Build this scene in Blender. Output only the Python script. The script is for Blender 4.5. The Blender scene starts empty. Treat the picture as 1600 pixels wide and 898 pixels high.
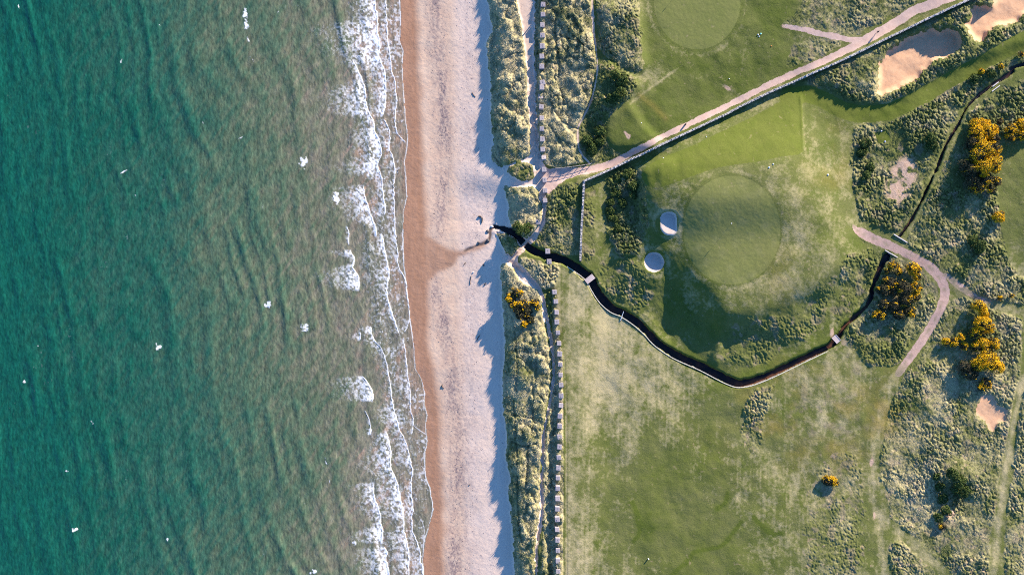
# Straight-down aerial view: sea, surf, beach, dunes, concrete blocks, links golf course.
# Plan coordinates are survey pixels (px to the right, py downwards), 0.18 m each.
import bpy, bmesh, math, random
import numpy as np
from mathutils import Vector, Matrix

rng = np.random.default_rng(7)
random.seed(7)
S = 0.18                 # metres per plan unit
CAMH = 226.0             # flying height of the drone
CX, CY = 800.0, 449.0
SUN_EL = 17.0
SUN_AZ = (0.61, 0.79)    # horizontal direction towards the sun (world x, y)
scene = bpy.context.scene
col = scene.collection


def at(px, py, z=0.0):
    """plan reading at height z -> world point"""
    k = (CAMH - z) / CAMH
    return ((px - CX) * S * k, (CY - py) * S * k, z)


# ------------------------------------------------------------------ raster helpers
X0, X1, Y0, Y1 = -130, 1760, -140, 1040
xs = np.arange(X0, X1 + 1).astype(np.float32)
ys = np.arange(Y0, Y1 + 1).astype(np.float32)
NX, NY = len(xs), len(ys)
PX, PY = np.meshgrid(xs, ys)
PX = PX.astype(np.float32); PY = PY.astype(np.float32)


def noise_at(u, v, seed):
    r = np.random.default_rng(seed)
    n = 257
    t = r.random((n, n), dtype=np.float32)
    u = u % 256.0; v = v % 256.0
    i = u.astype(np.int32); j = v.astype(np.int32)
    f = u - i; g = v - j
    f = f * f * (3 - 2 * f); g = g * g * (3 - 2 * g)
    a = t[j, i]; b = t[j, i + 1]; c = t[j + 1, i]; d = t[j + 1, i + 1]
    return (a + (b - a) * f) * (1 - g) + (c + (d - c) * f) * g


def noise(cx, cy=None, seed=0, rot=0.0):
    cy = cx if cy is None else cy
    if rot:
        c, s = math.cos(rot), math.sin(rot)
        return noise_at((PX * c + PY * s) / cx + 90.3, (-PX * s + PY * c) / cy + 90.7, seed)
    return noise_at(PX / cx + 20.3, PY / cy + 20.7, seed)


def fbm(cell, seed, octs=4, asp=1.0, rot=0.0):
    o = 0; a = 1.0; w = 0
    for k in range(octs):
        o = o + a * noise(cell, cell * asp, seed + 13 * k, rot); w += a
        a *= 0.55; cell *= 0.5
    return o / w


def domes(cell, seed, asp=1.0, rot=0.0, rad=.75):
    """rounded tussocks: height 0..1 of the tallest dome over each point"""
    c, sn = math.cos(rot), math.sin(rot)
    wx = PX + (noise(cell * 1.7, seed=seed + 1) - .5) * cell * .8; wy = PY + (noise(cell * 1.7, seed=seed + 2) - .5) * cell * .8
    u = (wx * c + wy * sn) / cell + 300; v = (-wx * sn + wy * c) / (cell * asp) + 300
    i = np.floor(u).astype(np.int32); j = np.floor(v).astype(np.int32)
    r = np.random.default_rng(seed); T = r.random((512, 512, 3), dtype=np.float32)
    out = np.zeros((NY, NX), np.float32)
    for di in (-1, 0, 1):
        for dj in (-1, 0, 1):
            q = T[(j + dj) % 512, (i + di) % 512]
            d = np.hypot(u - (i + di) - q[..., 0], v - (j + dj) - q[..., 1])
            k = .55 + .45 * q[..., 2]
            out = np.maximum(out, k * np.sqrt(np.clip(1 - (d / (rad * k)) ** 2, 0, 1)))
    return out


def poly(pts, wig=0.0, seed=0):
    """even-odd polygon mask"""
    cnt = np.zeros((NY, NX), np.int16)
    P = [(float(a), float(b)) for a, b in pts]
    for (xa, ya), (xb, yb) in zip(P, P[1:] + P[:1]):
        if ya == yb: continue
        lo, hi = (ya, yb) if ya < yb else (yb, ya)
        r0 = max(0, int(math.ceil(lo - Y0))); r1 = min(NY, int(math.ceil(hi - Y0)))
        if r1 <= r0: continue
        rr = np.arange(r0, r1)
        xc = xa + (rr + Y0 - ya) * (xb - xa) / (yb - ya)
        c = np.ceil(xc - X0).astype(int)
        ok = c < NX
        np.add.at(cnt, (rr[ok], np.clip(c[ok], 0, NX - 1)), 1)
    return ((np.cumsum(cnt, axis=1) % 2) > 0).astype(np.float32)


def box1(a, r, ax):
    if r < 1: return a
    n = 2 * r + 1
    pad = [(0, 0), (0, 0)]; pad[ax] = (r + 1, r)
    c = np.cumsum(np.pad(a, pad, mode='edge'), axis=ax, dtype=np.float64)
    if ax == 0: return ((c[n:, :] - c[:-n, :]) / n).astype(np.float32)
    return ((c[:, n:] - c[:, :-n]) / n).astype(np.float32)


def blur(a, s):
    r = max(1, int(round(s * 0.95)))
    for _ in range(3):
        a = box1(box1(a, r, 0), r, 1)
    return a


def ss(a, lo, hi):
    t = np.clip((a - lo) / (hi - lo), 0, 1)
    return t * t * (3 - 2 * t)


def smooth_line(pts, n=6):
    """Catmull-Rom through the points"""
    P = [np.array(p, float) for p in pts]
    P = [2 * P[0] - P[1]] + P + [2 * P[-1] - P[-2]]
    out = []
    for i in range(1, len(P) - 2):
        a, b, c, d = P[i - 1], P[i], P[i + 1], P[i + 2]
        for k in range(n):
            t = k / n
            out.append(0.5 * (2 * b + (c - a) * t + (2 * a - 5 * b + 4 * c - d) * t * t + (3 * b - a - 3 * c + d) * t ** 3))
    out.append(P[-2])
    return [tuple(q) for q in out]


def linedist(pts, R=30):
    """distance to a polyline, third column (optional) interpolated as a width"""
    D = np.full((NY, NX), 1e6, np.float32); Wd = np.zeros((NY, NX), np.float32)
    for p, q in zip(pts[:-1], pts[1:]):
        xa, ya = p[0], p[1]; xb, yb = q[0], q[1]
        i0 = max(0, int(min(xa, xb) - R - X0)); i1 = min(NX, int(max(xa, xb) + R - X0) + 2)
        j0 = max(0, int(min(ya, yb) - R - Y0)); j1 = min(NY, int(max(ya, yb) + R - Y0) + 2)
        if i1 <= i0 or j1 <= j0: continue
        X = PX[j0:j1, i0:i1]; Y = PY[j0:j1, i0:i1]
        dx, dy = xb - xa, yb - ya
        L = dx * dx + dy * dy + 1e-9
        t = np.clip(((X - xa) * dx + (Y - ya) * dy) / L, 0, 1)
        d = np.hypot(X - xa - t * dx, Y - ya - t * dy)
        m = d < D[j0:j1, i0:i1]
        D[j0:j1, i0:i1][m] = d[m]
        if len(p) > 2:
            Wd[j0:j1, i0:i1][m] = (p[2] + (q[2] - p[2]) * t)[m]
    return D, Wd


def band(pts, wig=0.0, seed=0, n=6):
    """mask of a path given (x, y, width) points"""
    D, Wd = linedist(smooth_line(pts, n))
    if wig: D = D + (noise(5, seed=seed) - .5) * 2 * wig + (noise(17, seed=seed + 1) - .5) * 2 * wig
    return (D < Wd / 2).astype(np.float32), D


def rough_edge(m, sig, amp, seed, cell=6):
    b = blur(m, sig)
    return ((b + (fbm(cell, seed, 3) - .5) * amp * np.clip(6 * b * (1 - b), 0, 1)) > .5).astype(np.float32)


def blob(x, y, rx, ry, ang=0.0):
    c, s = math.cos(math.radians(ang)), math.sin(math.radians(ang))
    dx = PX - x; dy = PY - y
    u = (dx * c + dy * s) / rx; v = (-dx * s + dy * c) / ry
    return np.exp(-(u * u + v * v)).astype(np.float32)


def samp(a, px, py):
    i = np.clip(np.round(np.asarray(px) - X0).astype(int), 0, NX - 1)
    j = np.clip(np.round(np.asarray(py) - Y0).astype(int), 0, NY - 1)
    return a[j, i]


# ------------------------------------------------------------------ plan of the place
shore = [(625, -150), (625, 0), (627, 28), (625, 64), (630, 79), (629, 114), (631, 142), (634, 188), (638, 213), (636, 236), (632, 253),
         (635, 277), (636, 308), (631, 330), (630, 367), (631, 405), (634, 432), (638, 464), (641, 497), (647, 537), (649, 575), (659, 592),
         (664, 612), (664, 631), (668, 648), (665, 664), (668, 689), (665, 704), (664, 721), (666, 746), (672, 761), (676, 784), (677, 797),
         (670, 823), (664, 842), (662, 857), (661, 875), (663, 900), (664, 1050)]
shore_x = np.interp(ys, [p[1] for p in shore], [p[0] for p in shore]).astype(np.float32)
sx2 = shore_x[:, None] + (noise(9, seed=31) - .5) * 1.6

dune_top = [(764, -150), (762, 0), (769, 47), (760, 66), (763, 100), (767, 132), (766, 170), (769, 207), (772, 222), (768, 235), (766, 250), (776, 258),
            (784, 262), (796, 255), (812, 250), (828, 243), (829, 222), (828, 200), (825, 150), (823, 110), (820, 80), (816, 45), (812, 20), (808, 0), (806, -150)]
islet = [(790, 266), (800, 258), (815, 252), (828, 254), (836, 262), (836, 274), (829, 283), (815, 282), (800, 275)]
dune_mid = [(785, 289), (800, 292), (815, 292), (828, 291), (839, 296), (846, 320), (849, 334), (843, 350), (830, 366), (822, 372), (800, 357), (795, 345), (795, 325), (791, 305)]
spit = [(775, 362), (786, 365), (800, 369), (810, 379), (813, 386), (805, 395), (800, 402), (793, 398), (786, 385)]
dune_low = [(781, 415), (788, 410), (797, 412), (802, 420), (815, 440), (832, 449), (840, 453), (845, 470), (849, 500), (854, 520), (858, 540), (861, 565), (860, 600),
            (853, 640), (847, 680), (844, 730), (843, 800), (839, 830), (836, 860), (836, 1050), (806, 1050), (804, 898), (800, 823), (797, 785), (793, 772), (797, 744), (789, 716), (792, 687),
            (787, 649), (786, 631), (785, 594), (788, 546), (786, 493), (785, 471), (783, 437)]
inland = [(836, -150), (836, 0), (834, 60), (836, 110), (837, 160), (839, 200), (843, 240), (846, 258), (862, 263), (880, 262), (905, 259), (918, 256), (960, 246),
          (980, 232), (1780, -140), (1780, -150), (1780, 1050), (842, 1050), (842, 900), (843, 860), (848, 830), (852, 800), (850, 760), (852, 730), (855, 680), (860, 640),
          (868, 595), (869, 560), (866, 530), (861, 510), (856, 490), (853, 470), (847, 450), (835, 436), (822, 424), (806, 410), (812, 400), (822, 390), (835, 375), (848, 355),
          (854, 340), (853, 320), (850, 305), (858, 295), (872, 286), (895, 276), (916, 271), (960, 258), (1000, 240), (1000, 230), (900, 250), (850, 240)]
veg = np.zeros((NY, NX), np.float32)
for p in (dune_top, islet, dune_mid, spit, dune_low):
    veg = np.maximum(veg, poly(p))
inl = np.maximum(poly([(836, -150), (836, 0), (834, 60), (836, 110), (837, 160), (839, 200), (843, 240), (848, 256), (862, 264), (880, 263), (918, 257), (1010, 226), (1780, -200), (1780, -150)]),
                 poly([(851, 305), (858, 296), (872, 285), (895, 276), (916, 270), (960, 258), (1010, 226), (1780, -200), (1780, 1050), (837, 1050), (840, 860), (845, 830), (849, 800), (848, 760), (849, 730),
                       (852, 680), (857, 640), (866, 595), (867, 560), (864, 530), (859, 510), (854, 490), (851, 470), (845, 450), (834, 436), (822, 426), (806, 410), (812, 400), (822, 390), (835, 376), (848, 357), (854, 340), (853, 320)]))
veg = rough_edge(np.maximum(veg, inl), 1.6, .9, 41, 7)
beach_m = (1 - veg) * (PX > sx2) * (PX < 852)
sea_m = (PX <= sx2).astype(np.float32)

# --- paths
track_pts = [(848, 272, 16), (862, 271, 16), (880, 269, 13), (899, 267, 12), (920, 265, 12), (944, 259, 11), (966, 250, 10), (989, 237, 10), (1011, 226, 10), (1034, 213, 9), (1069, 197, 9),
             (1100, 182, 9), (1132, 167, 9), (1171, 147, 10), (1209, 129, 10), (1250, 110, 10), (1285, 96, 11), (1319, 79, 12), (1345, 66, 13), (1368, 53, 14), (1395, 38, 14), (1423, 19, 14), (1451, 8, 15), (1485, -6, 16), (1540, -28, 18), (1640, -60, 18)]
track, track_d = band(track_pts, .8, 51)
spur, _ = band([(1228, 40, 5), (1240, 43, 7), (1260, 47, 8), (1280, 52, 8), (1300, 56, 9), (1325, 61, 9), (1350, 62, 9)], .8, 52)
fork, _ = band([(1450, 4, 8), (1462, -8, 9), (1475, -40, 9), (1480, -150, 9)], .8, 53)
dune_path, _ = band([(921, 255, 3), (908, 240, 3), (903, 224, 2.6), (903, 200, 2.6), (910, 185, 2.6), (922, 160, 2.6), (930, 130, 2.6), (933, 105, 2.6), (931, 80, 2.4), (928, 55, 2.4), (926, 30, 2.8), (922, -150, 3)], .5, 54)
low_path, _ = band([(797, 411, 6), (808, 415, 9), (822, 428, 9), (832, 440, 7), (842, 451, 5), (848, 468, 5), (852, 486, 5), (857, 514, 6), (861, 533, 5), (864, 565, 4.5), (864, 594, 4.5), (857, 637, 4), (853, 655, 3.6), (850, 678, 3.4),
                        (848, 725, 3.2), (846, 763, 3.2), (847, 804, 3.2), (842, 827, 3.4), (838, 851, 3.2), (838, 898, 3.2), (838, 1050, 3.2)], .7, 55)
mid_path, _ = band([(838, 262, 12), (842, 280, 12), (846, 298, 11), (849, 312, 7), (851, 328, 5), (846, 346, 5), (836, 362, 5), (826, 374, 5.4), (812, 389, 6), (802, 403, 7), (796, 412, 9)], .5, 56)
top_path, _ = band([(820, -150, 22), (821, 0, 24), (822, 22, 20), (823, 45, 15), (825, 80, 12), (828, 120, 10), (829, 160, 10), (833, 200, 10), (836, 235, 12), (838, 262, 12)], .8, 57)
gravel, gravel_d = band([(1333, 352, 4), (1340, 360, 12), (1352, 367, 14), (1366, 373, 14), (1395, 386, 14), (1423, 399, 14), (1444, 411, 14), (1461, 425, 15), (1473, 442, 15), (1476, 461, 14), (1472, 473, 14), (1463, 494, 13), (1448, 520, 13), (1429, 547, 13), (1414, 567, 12), (1403, 583, 9)], 1.0, 58)
gfork, gfork_d = band([(1474, 428, 5), (1488, 438, 8), (1500, 448, 8), (1512, 456, 8), (1524, 463, 7), (1545, 470, 4)], 1.4, 59)
faint, faint_d = linedist(smooth_line([(1404, 580), (1388, 612), (1376, 650), (1366, 700), (1362, 740), (1366, 790), (1375, 835), (1382, 898), (1390, 1050)]))
faint2, _ = linedist(smooth_line([(1372, 800), (1395, 822), (1420, 842), (1445, 866), (1478, 898), (1530, 960)]))
faint3, _ = linedist(smooth_line([(1600, 590), (1588, 640), (1577, 700), (1568, 750), (1562, 800), (1556, 850), (1552, 900), (1548, 1050)]))
faint4, _ = linedist(smooth_line([(1520, 462), (1550, 474), (1580, 484), (1780, 510)]))
faint5, _ = linedist(smooth_line([(1290, 655), (1272, 690), (1252, 730), (1238, 770)]))
tyre1, _ = linedist([(882, 560), (885, 640), (885, 760), (886, 1050)])
tyre2, _ = linedist([(879, 600), (880, 700), (880, 800), (882, 1050)])
path_all = np.maximum.reduce([track, spur, fork, rough_edge(poly([(848, 258), (862, 264), (900, 262), (914, 268), (884, 281), (866, 294), (856, 304), (850, 296)]), 1.6, .8, 66, 6)])

# --- water courses
burn_pts = [(772, 353, 6.0), (787, 357, 8.6), (806, 366, 9.4), (819, 381, 9.4), (835, 392, 9.4), (854, 400, 10.1), (872, 404, 12.0), (891, 412, 12.0), (910, 425, 12.0), (922, 436, 12.0), (930, 451, 11.2), (942, 469, 11.2), (957, 482, 11.2), (973, 489, 11.2), (994, 503, 11.2),
            (1012, 519, 11.2), (1027, 535, 11.2), (1055, 554, 11.2), (1097, 573, 11.2), (1138, 594, 11.2), (1160, 598.5, 10.8), (1194, 588.5, 10.3), (1250, 562, 9.5), (1294, 541, 8.6), (1308, 527, 7.7), (1321, 508, 5.2), (1338, 492, 5.2), (1352, 480, 5.0), (1360, 465, 5.8), (1363, 450, 6.5), (1369, 432, 6.5), (1378, 413, 8.6), (1385, 401, 10.8)]
burn, burn_d = band(burn_pts, 1.0, 61)
burn_d2, burn_w = linedist(smooth_line(burn_pts, 6))
ditch_pts = [(1405, 369, 3.0), (1412, 359, 3.0), (1423, 344, 3.0), (1437, 319, 3.0), (1450, 292, 3.0), (1463, 264, 3.0), (1478, 226, 3.4), (1497, 194, 3.4), (1509, 170, 3.9), (1526, 151, 5.0), (1540, 140, 5.0), (1552, 131, 3.4), (1566, 122, 4.5), (1580, 113, 5.0), (1600, 100, 5.0), (1780, 62, 5.0)]
ditch, ditch_d = band(ditch_pts, .8, 62)
bridge_strip = (mid_path * (np.hypot(PX - 822, PY - 378) < 14))
burn = burn * (1 - bridge_strip)

# --- course features
GC = (1143, 359, 76, 85); UC = (1089, 0, 68, 77)
gr = np.hypot((PX - GC[0]) / GC[2], (PY - GC[1]) / GC[3])
ur = np.hypot((PX - UC[0]) / UC[2], (PY - UC[1]) / UC[3])
green = (gr < 1).astype(np.float32); ugreen = (ur < 1).astype(np.float32)
b1p = [(1031, 340), (1034, 334), (1043.5, 330.5), (1053, 332), (1057, 339), (1057.7, 357), (1055, 365), (1047, 368), (1038, 365), (1032, 357)]
bunk1 = poly(smooth_line(b1p + b1p[:1], 4))
bunk2 = (np.hypot((PX - 1021.6) / 15.6, (PY - 409) / 15.6) < 1).astype(np.float32)
pit1p = [(1387, 79), (1400, 74), (1400, 70), (1413, 62), (1436, 53), (1457, 41.6), (1465, 49), (1482, 45), (1499, 51), (1501, 64), (1497, 78), (1482, 89), (1467, 91), (1451, 102), (1440, 114), (1432, 123), (1421, 131), (1412, 134), (1395, 142), (1381, 149), (1369, 147), (1372, 131), (1370, 114), (1374, 98)]
pit2p = [(1517, 15), (1521, 9), (1533, 8), (1550, 11), (1554, 0), (1560, -30), (1620, -50), (1680, -30), (1780, 10), (1600, 23), (1584, 38), (1567, 40), (1559, 36), (1552, 45), (1540, 51), (1538, 64), (1525, 65), (1518, 55), (1506, 38), (1512, 36), (1521, 26)]
pit1 = rough_edge(poly(pit1p), 2.4, 1.5, 71, 6); pit2 = rough_edge(poly(pit2p), 2.4, 1.5, 72, 6)
pit3 = rough_edge(poly([(1533, 618), (1552, 615), (1558, 632), (1574, 638), (1572, 655), (1560, 660), (1552, 674), (1543, 670), (1540, 658), (1525, 650), (1524, 640)]), 2, 1.0, 73, 6)
bare4 = np.clip(blob(1408, 282, 20, 36, 18) * 1.6, 0, 1) * ss(fbm(8, 74, 3), .36, .56)
fair_pts = [(1230, 150, 24), (1262, 147, 26), (1288, 156, 26), (1312, 170, 27), (1340, 177, 27), (1370, 177, 26), (1400, 170, 25), (1440, 150, 24), (1490, 122, 24), (1540, 95, 24), (1600, 62, 25), (1680, 20, 26)]
fair, fair_d = band(fair_pts, .8, 75)
lawn = poly(smooth_line([(1002, 273), (1010, 260), (1034, 246), (1080, 228), (1123, 207), (1180, 180), (1246, 148), (1254, 190), (1255, 236), (1220, 244), (1189, 251), (1123, 261), (1078, 276), (1034, 291), (1012, 290), (1002, 273)], 3))
tee_sq = poly([(1366, 208), (1385, 203), (1391, 219), (1373, 225)])
right_lawn = poly([(1558, 225), (1780, 215), (1780, 360), (1600, 375), (1578, 372), (1562, 340), (1560, 290)])
fair_up = poly([(945, 215), (948, 198), (965, 182), (1003, 150), (1070, 100), (1100, 100), (1180, 110), (1230, 95), (1225, 118), (1100, 172), (1010, 218), (985, 229), (962, 232)])
fair_up_n = poly([(1000, -150), (1250, -150), (1235, 20), (1222, 45), (1240, 80), (1230, 110), (1005, 110), (1002, 40)])

# --- rough (long grass) zones: polygon, length of the grass, share of straw, tuft density
Z = []
def zone(pts, hgt, straw, dens, lump, seed, sig=2.5, amp=.8):
    m = rough_edge(poly(pts), sig * 1.5, amp * (1.5 if seed > 87 else 1), seed, 12)
    Z.append((m, hgt, straw, dens, lump)); return m
marram = rough_edge(np.maximum.reduce([poly(dune_top), poly(dune_mid), poly(dune_low), poly([(836, -150), (923, -150), (926, 40), (932, 105), (920, 160), (903, 200), (902, 235), (914, 253), (870, 262), (852, 257), (839, 240), (836, 150)]),
          poly([(866, 480), (879, 560), (881, 700), (878, 1050), (838, 1050), (850, 800), (848, 725), (857, 637), (866, 594), (864, 533)])]), 1.2, .5, 80)
Z.append((marram, .85, .78, 1.0, .95))
zone(islet, .5, .45, .9, .4, 81, 1.2)
zone([(850, 302), (872, 286), (904, 284), (905, 330), (903, 400), (880, 400), (858, 390), (835, 382), (852, 345)], .7, .4, .95, .7, 82, 1.6)
zone(spit, .6, .55, 1, .5, 83, 1)
zone([(820, 400), (852, 410), (875, 416), (868, 446), (846, 450), (828, 432), (808, 412)], .7, .6, .9, .7, 84)
zone([(925, -150), (995, -150), (1000, 40), (1006, 100), (1003, 116), (985, 112), (955, 95), (936, 78), (931, 40)], .7, .5, 1, .6, 85)
zone([(936, 92), (958, 97), (985, 112), (1000, 128), (990, 146), (946, 190), (944, 214), (960, 236), (978, 243), (930, 256), (906, 240), (905, 203), (925, 160), (936, 110)], .8, .3, 1, .8, 86)
zone([(952, 264), (985, 252), (1000, 264), (1010, 300), (1015, 350), (1000, 395), (965, 402), (948, 360), (944, 300)], .8, .12, 1, .8, 87)
zone([(1222, 40), (1240, 20), (1262, -10), (1262, -150), (1480, -150), (1445, -4), (1412, 20), (1368, 42), (1330, 58), (1300, 50), (1255, 42)], .55, .5, 1, .4, 88)
zone([(1236, 72), (1270, 56), (1330, 65), (1300, 80), (1240, 108), (1226, 108)], .4, .45, .8, .35, 89)
zone([(1240, 131), (1300, 105), (1400, 58), (1500, 10), (1600, -40), (1780, -40), (1780, 8), (1600, 48), (1540, 82), (1480, 116), (1430, 145), (1395, 160), (1350, 163), (1318, 156), (1290, 141), (1262, 131)], .6, .32, 1, .55, 90, 1.6)
zone([(1335, 195), (1390, 189), (1420, 175), (1475, 142), (1545, 105), (1780, 20), (1780, 40), (1600, 97), (1550, 128), (1505, 166), (1478, 220), (1437, 314), (1408, 362), (1385, 362), (1345, 345), (1333, 300), (1330, 230)], .55, .24, 1, .55, 91, 1.8)
zone([(1516, 172), (1560, 140), (1600, 124), (1780, 120), (1780, 195), (1600, 195), (1556, 222), (1558, 300), (1563, 350), (1570, 395), (1590, 425), (1530, 442), (1490, 428), (1450, 405), (1415, 380), (1440, 330), (1482, 240), (1505, 190)], .55, .30, 1, .55, 92, 1.8)
zone([(1330, 395), (1360, 392), (1385, 396), (1430, 415), (1465, 445), (1468, 470), (1445, 512), (1400, 572), (1355, 570), (1325, 535), (1322, 515), (1345, 490), (1340, 450)], .5, .4, 1, .45, 93, 1.8)
zone([(1318, 400), (1368, 390), (1372, 415), (1356, 450), (1350, 474), (1330, 490), (1310, 508), (1300, 490), (1312, 450)], .45, .2, .9, .5, 94)
zone([(1478, 470), (1510, 464), (1545, 476), (1600, 500), (1595, 570), (1585, 640), (1572, 700), (1560, 760), (1556, 800), (1548, 850), (1545, 1050), (1490, 1050), (1480, 898), (1440, 858), (1390, 805), (1374, 740), (1376, 670), (1392, 615), (1416, 580), (1440, 545), (1466, 505)], .5, .5, 1, .42, 95, 2)
zone([(1500, 436), (1560, 425), (1600, 432), (1780, 440), (1780, 485), (1600, 478), (1540, 466)], .6, .5, 1, .6, 96, 2)
zone([(1597, 600), (1780, 520), (1780, 1050), (1564, 1050), (1572, 820), (1584, 720)], .5, .5, .9, .45, 97, 2)
zone([(1240, 486), (1270, 455), (1300, 425), (1312, 452), (1295, 490), (1262, 525), (1210, 560), (1160, 580), (1118, 562), (1130, 520), (1160, 505), (1200, 495)], .26, .12, .7, .22, 98, 6)
zone([(1159, 630), (1178, 612), (1215, 600), (1200, 640), (1190, 690), (1178, 726), (1166, 716), (1160, 680)], .34, .35, .8, .4, 99, 4)
zone([(1276, 725), (1320, 695), (1345, 720), (1352, 790), (1345, 1050), (1262, 1050), (1258, 840), (1262, 780)], .22, .42, .7, .16, 100, 9)
zone([(1382, 850), (1410, 845), (1460, 890), (1490, 1050), (1395, 1050)], .4, .5, .9, .4, 101, 2)
zone([(912, 288), (930, 292), (931, 400), (921, 408), (908, 405)], .35, .25, .8, .3, 102, 1.5)
zone([(1306, 166), (1320, 172), (1338, 184), (1330, 192), (1308, 178)], .6, .2, 1, .5, 103, 1)
zone([(985, 400), (1010, 430), (1018, 470), (995, 492), (965, 470), (930, 440), (935, 410)], .3, .1, .6, .3, 104, 6)

keep_off = np.maximum.reduce([(bare4 > .5).astype(np.float32), path_all, top_path, mid_path, low_path, dune_path, gravel, gfork, burn, ditch, pit1, pit2, pit3, tee_sq, (faint < 9 + 4 * noise(20, seed=63)).astype(np.float32), (faint2 < 6 + 4 * noise(15, seed=64)).astype(np.float32), (faint3 < 5 + 3 * noise(15, seed=65)).astype(np.float32), (faint4 < 6).astype(np.float32), sea_m, beach_m, green, ugreen, fair, lawn, right_lawn, bunk1, bunk2])
keep_soft = 1 - keep_off
tuft_h = np.zeros((NY, NX), np.float32); tuft_s = np.zeros_like(tuft_h); tuft_d = np.zeros_like(tuft_h); lump = np.zeros_like(tuft_h)
for m, hgt, straw, dens, lm in Z:
    mm = m * keep_soft
    tuft_h = np.maximum(tuft_h, blur(m, 2.5) * keep_soft * hgt * (m > 0)); tuft_d = np.maximum(tuft_d, mm * dens); lump = np.maximum(lump, mm * lm)
    tuft_s = np.where(mm > 0, mm * straw, tuft_s)
long_grass = (tuft_d > 0).astype(np.float32)

# ------------------------------------------------------------------ relief (metres)
sxe = np.interp(ys, [-150, 0, 47, 132, 170, 222, 260, 290, 345, 362, 415, 470, 546, 600, 687, 716, 744, 772, 823, 1050],
                [764, 762, 769, 767, 766, 772, 780, 786, 795, 778, 781, 785, 788, 785, 792, 789, 797, 793, 800, 806]).astype(np.float32)[:, None]
t = np.clip((PX - shore_x[:, None]) / (sxe - shore_x[:, None]), 0, 1)
zb = np.where(PX < sxe, -4.0 + 2.1 * t ** 1.15, -1.9 + 1.9 * np.clip((PX - sxe) / (34 + 60 * np.exp(-((ys[:, None] - 385) / 24) ** 2)), 0, 1))
zb = np.where(PX > 860, 0, zb)
dune_crest = .40 + .45 * fbm(40, 201, 3, 1.8) * ss(PX, 760, 790) * (1 - ss(PX, 905, 960))
vm = blur(veg, 1.3)
h = zb + vm * np.maximum(dune_crest - zb, 0) * np.maximum(ss(PX - sxe, -3, 24), .22)
h = np.where(poly(spit) > .5, h - .35, h)
h = h + (1 - vm) * 1.0 * blob(776, 276, 40, 26) * (PX > 700)
h = np.where(PX > 880, np.where(PX > 960, 0, h * (1 - ss(PX, 900, 960))), h)
# the raised green and its banks
P1 = poly([(1000, 262), (1060, 236), (1255, 150), (1262, 250), (1300, 320), (1318, 400), (1300, 450), (1262, 470), (1225, 486), (1185, 500), (1152, 506), (1138, 503), (1126, 515), (1113, 496), (1102, 468), (1080, 446),
           (1062, 418), (1046, 400), (1015, 392), (1005, 350), (1004, 300)])
h += .7 * blur(P1, 22) + .3 * blur(P1, 9)
Pbig = poly([(1080, 445), (1070, 425), (1055, 390), (1040, 330), (1040, 250), (1255, 200), (1340, 300), (1330, 420), (1285, 455), (1225, 482), (1186, 500), (1152, 507), (1138, 503), (1126, 515), (1113, 498), (1102, 472), (1085, 456)])
wS = ss(PY + .25 * (PX - 1100), 405, 445)
h += 2.7 * (blur(Pbig, 11) * wS + blur(Pbig, 34) * (1 - wS))
spur, _q = linedist(smooth_line([(1128, 500), (1126, 530), (1118, 562)]), 40); h += .6 * np.exp(-(spur / 9) ** 2) * ss(PY, 495, 515)
P1c = poly([(1150, 500), (1215, 490), (1262, 474), (1250, 500), (1190, 530), (1168, 545), (1158, 520)])
h += 1.2 * blur(P1c, 9)
Pl = poly([(1000, 264), (1004, 300), (1006, 350), (1014, 392), (1100, 410), (1250, 350), (1250, 200), (1120, 224), (1035, 248)])
wE = ss(PX, 1030, 1065)
h += 2.4 * (blur(Pl, 5) * (1 - wE) + blur(Pl, 30) * wE) * (1 - .9 * ss(PY, 300, 385)) + .9 * blob(1006, 418, 44, 42)
h += .16 * np.exp(-((PX - 1253 - (PY - 190) * .05) / 2.6) ** 2) * ss(PY, 146, 152) * (1 - ss(PY, 230, 238))
P2 = poly([(1000, 262), (1100, 235), (1255, 200), (1330, 300), (1322, 400), (1290, 448), (1200, 488), (1140, 492), (1100, 474), (1050, 450), (1000, 445), (985, 400), (1000, 340)])
h += .9 * blur(P2, 28)
h -= .8 * blur(poly([(1055, 470), (1085, 520), (1110, 560), (1130, 575), (1160, 580), (1140, 600), (1090, 570), (1040, 540), (1010, 510), (1030, 480)]), 10)
slope_m = blur(poly([(985, 395), (1050, 405), (1100, 470), (1150, 505), (1240, 480), (1310, 450), (1300, 510), (1165, 580), (1050, 540), (960, 470)]), 8)
h += slope_m * ((fbm(9, 247, 3, 1.2, -.4) - .5) * .3 + (fbm(30, 249, 2) - .5) * .9)
# hillocks in the rough by the upper hole
h += 1.7 * blur(poly([(940, 5), (995, 0), (1000, 60), (1008, 108), (985, 108), (962, 90), (946, 60)]), 6)
h += 1.9 * blur(poly([(938, 100), (955, 98), (985, 118), (1000, 132), (985, 148), (950, 184), (932, 175), (928, 150)]), 6)
h += 1.0 * blur(poly([(945, 185), (985, 160), (1010, 200), (1050, 235), (955, 232), (944, 214)]), 4)
# hollows of the big sand pits
pits = np.maximum(pit1, pit2)
h += 1.0 * blur(poly([(1250, 125), (1500, 14), (1780, -70), (1780, 10), (1490, 105), (1400, 155), (1330, 150)]), 6)
h -= 2.5 * blur(pits, 3.6)
h -= .35 * blur(pit3, 3)
h += 1.6 * blob(1500, 742, 26, 20) - 1.9 * blob(1490, 772, 26, 30)   # hollow with scrub
h += .8 * blob(1440, 270, 50, 60)
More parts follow.
